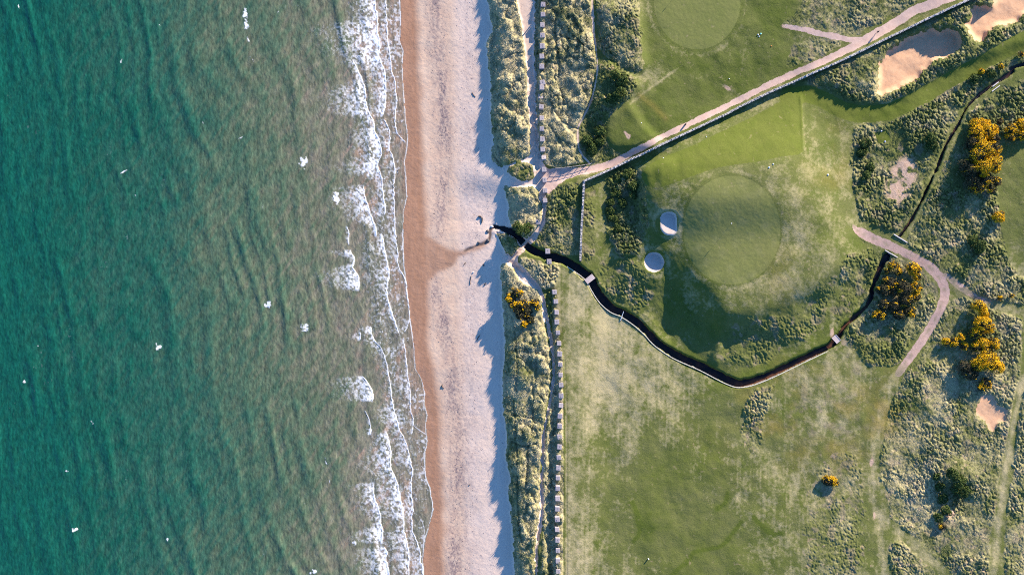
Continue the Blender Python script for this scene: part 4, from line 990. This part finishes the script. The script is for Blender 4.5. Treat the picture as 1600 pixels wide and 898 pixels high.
# ------------------------------------------------------------------ fence at the path junction, posts
root = thing('rail_fence', 'grey post and rail fence beside the track at the path junction', 'fence', ground_pt(868, 263)); inv = root.location.copy()
fp = [(868, 263), (877, 262.5), (886, 261.5), (895, 260.5), (905, 259.2), (915, 257.6), (924, 256)]
for p in fp:
    g = ground_pt(*p); bm = bmesh.new(); add_box(bm, g - inv + Vector((0, 0, .5)), (.13, .13, 1.4), rot=.1, bev=.015); bm_obj('post', bm, M_timber, root)
for a, c in zip(fp[:-1], fp[1:]):
    for zz in (.55, 1.05):
        A = ground_pt(*a) + Vector((0, -.1, zz)); C = ground_pt(*c) + Vector((0, -.1, zz)); d = C - A
        bm = bmesh.new(); add_tube(bm, [A - inv, C - inv], .055, 6); bm_obj('rail', bm, M_timber, root)
def post(x, y, hgt, w, material, label, cat='post', name='marker_post'):
    root = thing(name, label, cat, ground_pt(x, y)); bm = bmesh.new()
    add_box(bm, (0, 0, hgt / 2 - .1), (w, w, hgt + .2), rot=.4, bev=.02); bm_obj('shaft', bm, material, root)
    bm = bmesh.new(); r = bmesh.ops.create_cone(bm, cap_ends=True, segments=4, radius1=w * .74, radius2=.01, depth=w * .5)
    for v in r['verts']: v.co = Matrix.Translation((0, 0, hgt + w * .25)) @ Matrix.Rotation(.4 + math.pi / 4, 4, 'Z') @ v.co
    bm_obj('cap', bm, material, root)
post(835, 32.5, 1.9, .26, M_timber, 'pale timber marker post standing in the shaded dune path')
post(1070.5, 195, .95, .34, M_dtimber, 'dark squat timber post at the grassy edge of the track')
post(1013, 872, .52, .26, M_white, 'small white topped post alone in the lower field')

# ------------------------------------------------------------------ flags
def flagstick(x, y, label):
    g = ground_pt(x, y); root = thing('golf_flag', label, 'golf flag', g)
    bm = bmesh.new(); add_tube(bm, [(0, 0, -.05), (0, 0, 2.45)], [.022, .016], 8); bm_obj('flagstick', bm, M_white, root)
    bm = bmesh.new(); add_tube(bm, [(0, 0, .004), (0, 0, .03)], [.12, .13], 14); bm_obj('cup', bm, M_white, root)
    bm = bmesh.new(); nU, nV = 8, 6   # limp cloth hanging from the stick
    g2 = [[bm.verts.new((-.03 - u / (nU - 1) * .20, .035 * math.sin(u * 1.9 + v * .4) - .12 * u / (nU - 1), 2.42 - v / (nV - 1) * .52 - .16 * (u / (nU - 1)) ** 2)) for v in range(nV)] for u in range(nU)]
    for u in range(nU - 1):
        for v in range(nV - 1): bm.faces.new((g2[u][v], g2[u + 1][v], g2[u + 1][v + 1], g2[u][v + 1]))
    r = bmesh.ops.solidify(bm, geom=bm.faces[:], thickness=.012); bm_obj('flag', bm, M_flag, root)
flagstick(1143, 349, 'golf flag standing in the middle of the striped putting green')
flagstick(1061.5, -14.5, 'golf flag on the upper putting green casting a long thin shadow')

# ------------------------------------------------------------------ tee markers
def marker(x, y, material, r, label, cat='tee marker'):
    root = thing('tee_marker', label, cat, ground_pt(x, y, .02)); bm = bmesh.new()
    bmesh.ops.create_uvsphere(bm, u_segments=12, v_segments=8, radius=r)
    for v in bm.verts: v.co.z = max(v.co.z, -.3 * r) * .85 + .3 * r
    bm_obj('ball', bm, material, root, True)
    bm = bmesh.new(); add_tube(bm, [(0, 0, -.12), (0, 0, .02)], .02, 6); bm_obj('spike', bm, M_dtimber, root)
marker(1184.3, 54.5, M_white, .20, 'white marker ball in a cluster of three right of the upper green, leftmost')
marker(1188.6, 53.2, M_teal, .22, 'pale teal marker ball in the cluster right of the upper green')
marker(1186, 57.4, M_white, .17, 'white marker ball in a cluster of three right of the upper green, lowest')
marker(1205, 72.5, M_orange, .14, 'small orange tee marker on the upper fairway')
marker(1208, 256.5, M_white, .22, 'white tee marker on dark turf above the striped green, right one of two')
marker(1201.5, 261.8, M_white, .22, 'white tee marker on dark turf above the striped green, left one of two')
marker(1293.4, 273.3, M_white, .26, 'lone white marker on dry turf right of the striped green')
marker(1377, 205, M_lilac, .22, 'lilac tee marker at the upper end of the small square tee')
marker(1382.6, 221.4, M_lilac, .22, 'lilac tee marker at the lower end of the small square tee')
marker(1139.3, 123.5, M_white, .13, 'tiny white marker on the turf above the bare patch by the track')
marker(1103.8, 213.8, M_white, .14, 'tiny white marker at the lawn edge below the stone wall')
marker(1036.3, 247, M_white, .14, 'tiny white marker at the lawn tip near the stone wall')
marker(1002.3, 192.3, M_white, .13, 'tiny white marker at the left end of the upper fairway')
marker(1557.5, 268, M_lilac, .2, 'pale lilac marker at the edge of the lawn beside the large gorse')

# ------------------------------------------------------------------ person on the track
def person(x, y, rz):
    g = ground_pt(x, y); root = thing('person', 'person in dark clothes walking along the pale track', 'person', g, rz)
    J = dict(pel=(0, 0, .93), sp=(0, .02, 1.15), ch=(0, .03, 1.36), nk=(0, .03, 1.50), hd=(0, .05, 1.60),
             lh=(-.10, 0, .88), lk=(-.11, .16, .50), la=(-.11, .14, .10), lt=(-.11, .32, .05), rh=(.10, 0, .88), rk=(.11, -.03, .50), ra=(.11, -.26, .13), rt=(.11, -.12, .04),
             ls=(-.19, .02, 1.40), le=(-.25, -.10, 1.14), lw=(-.24, .0, .90), lf=(-.23, .05, .80), rs=(.19, .02, 1.40), re=(.25, .08, 1.14), rw=(.24, .20, .93), rf=(.23, .25, .85))
    R = dict(pel=.145, sp=.13, ch=.155, nk=.06, hd=.07, lh=.09, lk=.06, la=.042, lt=.035, rh=.09, rk=.06, ra=.042, rt=.035, ls=.065, le=.048, lw=.035, lf=.03, rs=.065, re=.048, rw=.035, rf=.03)
    E = [('pel', 'sp'), ('sp', 'ch'), ('ch', 'nk'), ('nk', 'hd'), ('pel', 'lh'), ('lh', 'lk'), ('lk', 'la'), ('la', 'lt'), ('pel', 'rh'), ('rh', 'rk'), ('rk', 'ra'), ('ra', 'rt'), ('ch', 'ls'), ('ls', 'le'), ('le', 'lw'), ('lw', 'lf'), ('ch', 'rs'), ('rs', 're'), ('re', 'rw'), ('rw', 'rf')]
    ks = list(J); me = bpy.data.meshes.new('body'); me.from_pydata([J[k] for k in ks], [(ks.index(a), ks.index(c)) for a, c in E], [])
    o = link('body', me, root); me.materials.append(simple('dark_clothes', (.02, .02, .03), (.04, .04, .055), 8, .2))
    o.modifiers.new('Skin', 'SKIN'); sv = me.skin_vertices[0].data
    for i, k in enumerate(ks): sv[i].radius = (R[k], R[k] * .85)
    sv[0].use_root = True
    s = o.modifiers.new('Sub', 'SUBSURF'); s.levels = 2; s.render_levels = 2
    skin = simple('skin', (.40, .25, .18), (.45, .29, .21), 8, .05)
    bm = bmesh.new(); bmesh.ops.create_uvsphere(bm, u_segments=16, v_segments=12, radius=.105)
    for v in bm.verts:
        v.co.z *= 1.22; v.co.x *= .86
        if v.co.y > .08 and abs(v.co.x) < .03 and abs(v.co.z) < .04: v.co.y += .025
        v.co += Vector((0, .06, 1.65))
    bm_obj('head', bm, skin, root, True)
    bm = bmesh.new(); bmesh.ops.create_uvsphere(bm, u_segments=16, v_segments=10, radius=.118)
    for v in bm.verts: v.co.z = max(v.co.z, -.01 if v.co.y > .02 else -.09) * 1.15; v.co += Vector((0, .045, 1.675))
    bm_obj('hair', bm, simple('dark_hair', (.015, .012, .01), (.03, .022, .018), 9, .2), root, True)
    for sx, w in ((-1, J['lf']), (1, J['rf'])):
        bm = bmesh.new(); q = Vector(w)
        add_tube(bm, [q + Vector((0, 0, .03)), q - Vector((0, 0, .06))], [.026, .034], 8)
        for i in range(4):
            b0 = q + Vector((0, -.026 + i * .017, -.055)); L = (.06, .075, .07, .055)[i]
            add_tube(bm, [b0, b0 + Vector((-sx * .006, 0, -L * .5)), b0 + Vector((-sx * .02, 0, -L))], [.009, .0085, .006], 6)
        add_tube(bm, [q + Vector((0, .028, -.01)), q + Vector((-sx * .006, .05, -.04)), q + Vector((-sx * .01, .052, -.07))], [.011, .01, .007], 6)
        bm_obj('hand', bm, skin, root)
person(1369, 52, math.radians(-55))

# ------------------------------------------------------------------ rocks and driftwood on the sand
def rock(x, y, r, material, label, seed):
    rr = random.Random(seed); root_bm = bmesh.new(); bmesh.ops.create_icosphere(root_bm, subdivisions=2, radius=1)
    for v in root_bm.verts:
        v.co *= 1 + rr.uniform(-.16, .16); v.co = Vector((v.co.x * r, v.co.y * r * rr.uniform(.7, .75), v.co.z * r * .55))
    o = bm_obj('rock', root_bm, material); o.location = ground_pt(x, y, r * .15); o.rotation_euler = (0, 0, rr.uniform(0, 6)); tag(o, label, 'rock')
rock(768.5, 354, .48, M_prock, 'white boulder standing in the mouth of the stream', 1)
rock(762, 361.5, .5, M_rock, 'dark wet boulder just below the white boulder at the stream mouth', 2)
rock(762.5, 376, .6, M_rock, 'dark boulder on the lower side of the outflow channel', 3)
rock(748, 379, .42, M_rock, 'dark boulder lying in the outflow channel on the sand', 4)
rock(739.4, 425.4, .3, M_prock, 'pale stone on the sand with a dark stick beside it', 5)
rock(755.5, 414, .36, M_rock, 'dark stone on the pale sand just below the outflow channel', 6)
rock(758, 443.8, .36, M_rock, 'dark stone in the wrack line beside the dune shadow', 7)
rock(733.5, 757, .25, M_rock, 'small dark stone on the lower beach near the weed band', 8)
rock(621.5, 267, .2, M_rock, 'small dark stone showing through the swash', 9)
def log(pts, rad, label):
    g = [ground_pt(x, y, rad[0] * .7) for x, y in pts]; bm = bmesh.new(); add_tube(bm, [p - g[0] for p in g], rad, 7); o = bm_obj('driftwood', bm, M_drift); o.location = g[0]; tag(o, label, 'driftwood')
log([(747.5, 338), (751, 338.5), (753.6, 341), (753.5, 344.5), (752.8, 348.5)], [.2, .22, .2, .16, .1], 'crooked dark driftwood branch on the sand above the stream mouth')
log([(736.3, 431), (735.4, 436), (734.3, 440), (734.8, 444)], [.09, .08, .08, .12], 'thin dark stick below the pale stone on the sand')
log([(727.5, 409.8), (726, 412), (724.5, 414.4)], [.1, .1, .07], 'short brown stick near the wet sand fan')
log([(749.8, 523.5), (747, 527), (745, 532)], [.1, .1, .08], 'dark stick on the upper beach below the gorse dune')
log([(691, 601), (690.5, 604), (694, 606)], [.14, .16, .1], 'knotted driftwood at the seaward edge of the weed band')
log([(737.5, 145), (740, 149), (743, 152)], [.08, .1, .06], 'pale tangled stick by the dune shadow on the upper beach')

# ------------------------------------------------------------------ gorse and scrub
M_gleaf = leafmat('gorse_spines', (.020, .026, .010), (.045, .045, .020), (.10, .075, .045))
M_gflow = leafmat('gorse_flowers', (.55, .275, .004), (.74, .43, .006), (.84, .52, .012))
M_sleaf = leafmat('scrub_leaves', (.022, .040, .010), (.055, .085, .018), (.12, .15, .04))
M_gstem = simple('gorse_stem', (.06, .045, .03), (.11, .085, .06), 5, .3)

def clumps(P, Nrm, size, spread):
    """small leaf-sized triangles at points P facing roughly Nrm"""
    n = len(P)
    d = Nrm + rng.normal(0, spread, (n, 3)); d /= np.linalg.norm(d, axis=1, keepdims=True) + 1e-9
    a = np.cross(d, rng.normal(0, 1, (n, 3))); a /= np.linalg.norm(a, axis=1, keepdims=True) + 1e-9
    c = np.cross(d, a); s = (size * (.6 + .8 * rng.random(n)))[:, None]
    co = np.stack([P + a * s * .6, P - a * s * .3 + c * s * .55, P - a * s * .3 - c * s * .55], 1)
    return co.reshape(-1, 3)
def shrub(lobes, label, name='gorse_bush', flower=.6, cat='bush', leafm=None, group='gorse bushes in flower', dens=1.0, fseed=0):
    cx = sum(l[0] for l in lobes) / len(lobes); cy = sum(l[1] for l in lobes) / len(lobes)
    g = ground_pt(cx, cy); root = thing(name, label, cat, g, group=group)
    LP, LN, FP, FN = [], [], [], []
    bs = bmesh.new()
    for (x, y, rp, hh) in lobes:
        hh *= 1.7 if (x > 1495 and 215 < y < 300) else (.85 if x < 850 else 1.4); R = rp * S; z0 = hz(x, y); base = ground_pt(x, y)
        sub = [(0, 0, hh * .42, R * .82, hh * .55)]
        for _ in range(int(3 + R * 3)):
            a = rng.random() * 6.28; q = R * (.25 + .6 * rng.random()); rr = R * (.28 + .22 * rng.random())
            sub.append((math.cos(a) * q, math.sin(a) * q, hh * (.38 + .4 * rng.random()) * (1 - .3 * q / R), rr, rr * .9))
        for (ux, uy, uz, ur_, uh) in sub:
            n = int(dens * (28 + 230 * ur_ * ur_))
            v = rng.normal(0, 1, (n, 3)); v[:, 2] = np.abs(v[:, 2]) * 1.0 - .25; v /= np.linalg.norm(v, axis=1, keepdims=True)
            sc = np.array([ur_, ur_, uh]); shell = (.72 + .36 * rng.random((n, 1)))
            p = v * sc * shell + np.array([ux, uy, uz])
            p = p + np.array([base.x - g.x, base.y - g.y, base.z - g.z]); p[:, 2] = np.maximum(p[:, 2], base.z - g.z + .05)
            LP.append(p); LN.append(v)
            if flower > 0:
                m = int(n * 2.0); v2 = rng.normal(0, 1, (m, 3)); v2[:, 2] = np.abs(v2[:, 2]) * 1.15 - .2; v2 /= np.linalg.norm(v2, axis=1, keepdims=True)
                p2 = v2 * sc * (.84 + .44 * rng.random((m, 1))) + np.array([ux, uy, uz]) + np.array([base.x - g.x, base.y - g.y, base.z - g.z])
                w = noise_at((p2[:, 0] + g.x) * .9 + 300 + fseed, (p2[:, 1] + g.y) * .9 + 300, 77) * .5 + noise_at((p2[:, 0] + g.x) * 2.8 + 400, (p2[:, 1] + g.y) * 2.8 + 400, 78) * .5
                keep = w < flower * .85
                FP.append(p2[keep]); FN.append(v2[keep])
        for _ in range(1 if not len(bs.verts) else 0):
            a = rng.random() * 6.28; q = Vector((base.x - g.x, base.y - g.y, base.z - g.z))
            add_tube(bs, [q, q + Vector((math.cos(a) * R * .2, math.sin(a) * R * .2, hh * .35)), q + Vector((math.cos(a) * R * .5, math.sin(a) * R * .5, hh * .7))], [.07, .05, .025], 6)
    LP = np.concatenate(LP); LN = np.concatenate(LN)
    me = mesh_from('foliage', clumps(LP, LN, .24, .7), np.arange(len(LP) * 3).reshape(-1, 3), leafm or M_gleaf, dict(tint=np.repeat(np.clip(rng.random(len(LP)) * .7 + .3 * noise_at(LP[:, 0] * .8 + 500, LP[:, 1] * .8 + 500, 79), 0, 1), 3)), False)
    link('foliage', me, root)
    if FP:
        FP = np.concatenate(FP); FN = np.concatenate(FN)
        if len(FP):
            me = mesh_from('flowers', clumps(FP, FN, .165, .7), np.arange(len(FP) * 3).reshape(-1, 3), M_gflow, dict(tint=np.repeat(rng.random(len(FP)), 3)), False)
            link('flowers', me, root)
    bm_obj('stem', bs, M_gstem, root)
shrub([(1519, 196, 9, 1.5), (1530, 196, 9, 1.4), (1540, 194, 6, 1.2)], 'yellow gorse bush at the top of the tall gorse bank by the ditch', flower=.72)
shrub([(1521, 208, 12, 2.0), (1535, 207, 13, 2.0), (1549, 203, 8, 1.4)], 'broad yellow gorse bush just below the top of the gorse bank', flower=.75)
shrub([(1512, 224, 10, 2.0), (1524, 222, 11, 2.0)], 'sparse brown gorse bush on the ditch side of the gorse bank', flower=.48)
shrub([(1552, 218, 8, 1.3)], 'low half bare gorse bush where the bank meets its side arm', flower=.5)
shrub([(1533, 237, 14, 2.8), (1546, 234, 12, 2.4), (1520, 245, 12, 2.8)], 'tall yellow and brown gorse bush in the middle of the gorse bank', flower=.58)
shrub([(1526, 262, 14, 3.0), (1541, 258, 15, 2.9), (1551, 250, 7, 2.2)], 'tallest gorse bush beside the lawn, dark gaps among yellow', flower=.66)
shrub([(1508, 268, 12, 2.8), (1512, 285, 12, 2.6), (1500, 258, 9, 2.0)], 'dark gorse bush with few flowers on the shaded side of the bank', flower=.22)
shrub([(1534, 282, 13, 2.5), (1550, 285, 9, 2.0), (1522, 293, 11, 2.2), (1545, 297, 8, 1.8)], 'gorse bush at the lower end of the gorse bank', flower=.45)
shrub([(1576, 203, 9, 1.7), (1574, 216, 7, 1.5)], 'patchy gorse bush on the side arm above the lawn', flower=.55)
shrub([(1590, 196, 9, 1.8), (1600, 207, 10, 2.0), (1592, 213, 9, 1.8), (1612, 200, 10, 1.8)], 'yellow gorse bush at the right end of the side arm above the lawn', flower=.7)
shrub([(1561, 191, 5, .9)], 'small dull gorse tuft above the side arm of the bank', flower=.35)
shrub([(1556, 340, 9, 1.7)], 'small round yellow gorse bush alone at the edge of the lawn', flower=.75)
shrub([(1393, 416, 9, 1.6), (1401, 424, 6, 1.3), (1384, 424, 5, 1.2)], 'gorse bush nearest the culvert headwall', flower=.55)
shrub([(1424, 420, 11, 1.8), (1430, 432, 7, 1.3)], 'gorse bush at the bend of the gravel track', flower=.55, fseed=3)
shrub([(1388, 443, 12, 2.0), (1378, 452, 10, 1.8), (1393, 455, 9, 1.8)], 'brown flecked gorse bush beside the dark stream', flower=.36)
shrub([(1409, 451, 13, 2.4), (1410, 468, 12, 2.2)], 'mottled gorse bush in the middle of the group by the stream', flower=.36, fseed=5)
shrub([(1427, 450, 9, 1.8), (1429, 463, 8, 1.5)], 'yellow gorse bush on the track side of the group by the stream', flower=.62)
shrub([(1379, 476, 9, 1.5), (1375, 492, 9, 1.3), (1366, 492, 6, 1.0)], 'low gorse bush at the lower left of the group by the stream', flower=.5)
shrub([(1401, 491, 10, 1.5), (1420, 487, 10, 1.4), (1393, 478, 10, 1.8)], 'low gorse bush at the bottom of the group by the stream', flower=.33)
shrub([(1525, 477, 9, 2.0), (1533, 488, 8, 1.8)], 'yellow gorse bush topmost of the row beside the right hand path', flower=.72)
shrub([(1531, 507, 14, 2.6), (1541, 512, 9, 2.2), (1519, 519, 9, 2.2)], 'round yellow gorse bush second from the top of the row', flower=.7)
shrub([(1530, 536, 10, 2.3), (1547, 537, 10, 2.2), (1520, 540, 8, 2.2)], 'yellow gorse bush in the middle of the row', flower=.62)
shrub([(1475, 533, 7, 1.3), (1487, 534, 8, 1.5), (1499, 527, 6, 1.4), (1503, 540, 7, 1.6)], 'low straggling gorse bush reaching left from the row', flower=.62)
shrub([(1536, 562, 17, 3.0), (1553, 573, 11, 2.2), (1520, 568, 11, 2.6)], 'largest dome shaped yellow gorse bush of the row', flower=.75)
shrub([(1502, 572, 11, 2.2), (1512, 583, 11, 2.2)], 'dark gorse bush on the shaded left side of the row', flower=.3)
shrub([(1537, 597, 9, 1.6), (1530, 605, 6, 1.2)], 'small gorse bush at the bottom of the row above the sand hollow', flower=.6)
shrub([(1293, 750, 8, 1.15), (1300, 751, 8, 1.15), (1288, 748, 6, 1.0)], 'lone yellow gorse bush in the dry lower field', flower=.58)
shrub([(799, 465, 9, 1.4), (809, 458, 9, 1.6), (803, 475, 8, 1.3)], 'yellow topped gorse bush on the seaward side of the dune', flower=.55, fseed=9)
shrub([(815, 478, 12, 1.8), (822, 490, 9, 1.6), (812, 492, 8, 1.5)], 'brown gorse bush in the middle of the dune clump', flower=.28)
shrub([(835, 473, 7, 1.4), (840, 480, 6, 1.2)], 'small gorse bush on the path side of the dune clump', flower=.55)
shrub([(828, 500, 7, 1.3), (818, 507, 6, 1.2)], 'gorse bush at the bottom of the dune clump', flower=.5, fseed=4)
shrub([(1561, 466, 4, .8)], 'tiny gorse tuft in the rough right of the track fork, left one', flower=.6)
shrub([(1579, 462, 3.5, .8)], 'tiny gorse tuft in the rough right of the track fork, right one', flower=.6)
shrub([(1531, 113, 5, 1.0)], 'small gorse tuft between the mown strip and the ditch', flower=.65)
shrub([(1561, 105, 5, 1.0)], 'small gorse tuft near the upper ditch, middle of three', flower=.55)
shrub([(1592, 86, 5, 1.0)], 'small gorse tuft near the upper ditch, rightmost of three', flower=.5)
shrub([(1470, 820, 6, 1.0)], 'dull orange gorse tuft below the scrub hollow', flower=.35)
# green scrub without flowers
GS = 'green scrub bushes without flowers'
shrub([(1485, 738, 10, 1.8), (1494, 750, 11, 2.0), (1503, 765, 9, 1.6), (1490, 762, 9, 1.6)], 'dark green scrub bush in the hollow by the pale grass track', 'scrub_bush', 0, leafm=M_sleaf, group=GS)
shrub([(1466, 760, 8, .9), (1472, 778, 9, 1.0), (1462, 745, 6, .8)], 'low green scrub on the left of the hollow', 'scrub_bush', 0, leafm=M_sleaf, group=GS)
shrub([(1476, 795, 9, .9), (1466, 808, 8, .9)], 'low green scrub at the bottom of the hollow', 'scrub_bush', 0, leafm=M_sleaf, group=GS)
shrub([(808, 355, 9, 1.2), (818, 362, 10, 1.3), (825, 356, 8, 1.1)], 'green scrub bush on the stream bank beside the dune path', 'scrub_bush', 0, leafm=M_sleaf, group=GS)
for (lb, pts) in (('dark scrub bush on the bank left of the lawn, topmost', [(968, 281, 9, .8), (980, 272, 8, .8)]), ('dark scrub bush on the bank left of the lawn, nearest the lawn edge', [(990, 290, 8, .8), (988, 303, 8, .8)]),
                  ('dark scrub bush on the bank left of the lawn, middle', [(962, 302, 8, .8), (972, 316, 8, .8)]), ('dark scrub bush on the bank left of the lawn, lowest', [(958, 342, 7, .8), (964, 358, 7, .8)]),
                  ('dark scrub bush at the foot of the bank beside the mown strip', [(953, 316, 7, .9), (954, 330, 7, .9)])):
    shrub(pts, lb, 'scrub_bush', 0, leafm=M_sleaf, group=GS)
for (lb, pts) in (('dark scrub bush beside the narrow dune path near the fence', [(918, 220, 10, 1.2), (925, 236, 10, 1.2)]), ('dark scrub bush at the seaward foot of the upper fairway', [(938, 205, 9, 1.3), (936, 222, 9, 1.3)]),
                  ('green scrub bush on the hillock left of the upper fairway, upper', [(960, 118, 9, 1.2), (972, 126, 10, 1.2)]), ('green scrub bush on the hillock left of the upper fairway, lower', [(968, 148, 10, 1.2), (954, 156, 9, 1.0)]),
                  ('dark round scrub bush in the rough left of the ditch', [(1452, 218, 10, 1.5), (1455, 228, 9, 1.4)]), ('dark scrub bush beside the small square tee', [(1350, 225, 9, 1.0), (1345, 238, 9, 1.0)]),
                  ('dark scrub bush in the rough below the small square tee', [(1358, 262, 9, 1.0), (1352, 275, 8, .9)]), ('scrub bush between the mown strip and the upper ditch', [(1546, 116, 8, 1.2), (1520, 123, 8, 1.0)]),
                  ('brown scrub bush in the rough below the lone round gorse', [(1528, 385, 12, 1.2), (1518, 375, 9, 1.0)])):
    shrub(pts, lb, 'scrub_bush', 0, leafm=M_sleaf, group=GS)

# ------------------------------------------------------------------ light, air, camera
az = math.atan2(SUN_AZ[0], SUN_AZ[1]); el = math.radians(SUN_EL)
sd = bpy.data.lights.new('sun', 'SUN'); sd.energy = 5.0; sd.angle = math.radians(.5); sd.color = (1.0, .86, .70)
so = bpy.data.objects.new('sun', sd); col.objects.link(so)
dirv = Vector((SUN_AZ[0] * math.cos(el), SUN_AZ[1] * math.cos(el), math.sin(el)))
so.rotation_euler = dirv.to_track_quat('Z', 'Y').to_euler(); so.location = dirv * 300
w = bpy.data.worlds.new('World'); scene.world = w; w.use_nodes = True; nt = w.node_tree; nt.nodes.clear()
wo = nt.nodes.new('ShaderNodeOutputWorld'); bg = nt.nodes.new('ShaderNodeBackground'); sky = nt.nodes.new('ShaderNodeTexSky')
sky.sky_type = 'NISHITA'; sky.sun_disc = False; sky.sun_elevation = el; sky.sun_rotation = az; sky.ozone_density = 8.0; sky.air_density = 1.0; sky.dust_density = .2
bg.inputs[1].default_value = SKY_STRENGTH
nt.links.new(sky.outputs[0], bg.inputs[0]); nt.links.new(bg.outputs[0], wo.inputs[0])
cam = bpy.data.cameras.new('camera'); co = bpy.data.objects.new('camera', cam); col.objects.link(co)
co.location = (0, 0, CAMH); co.rotation_euler = (0, 0, 0)
cam.sensor_width = 36; cam.lens = 36 * CAMH / (1600 * S); cam.clip_start = 1; cam.clip_end = 20000
scene.camera = co
scene.view_settings.view_transform = 'Standard'; scene.view_settings.look = 'None'; scene.view_settings.gamma = 1; scene.view_settings.use_curve_mapping = False
scene.view_settings.exposure = EXPOSURE
scene.cycles.use_denoising = False; scene.cycles.filter_width = 1.0
scene.cycles.max_bounces = 4; scene.cycles.diffuse_bounces = 3; scene.cycles.glossy_bounces = 2
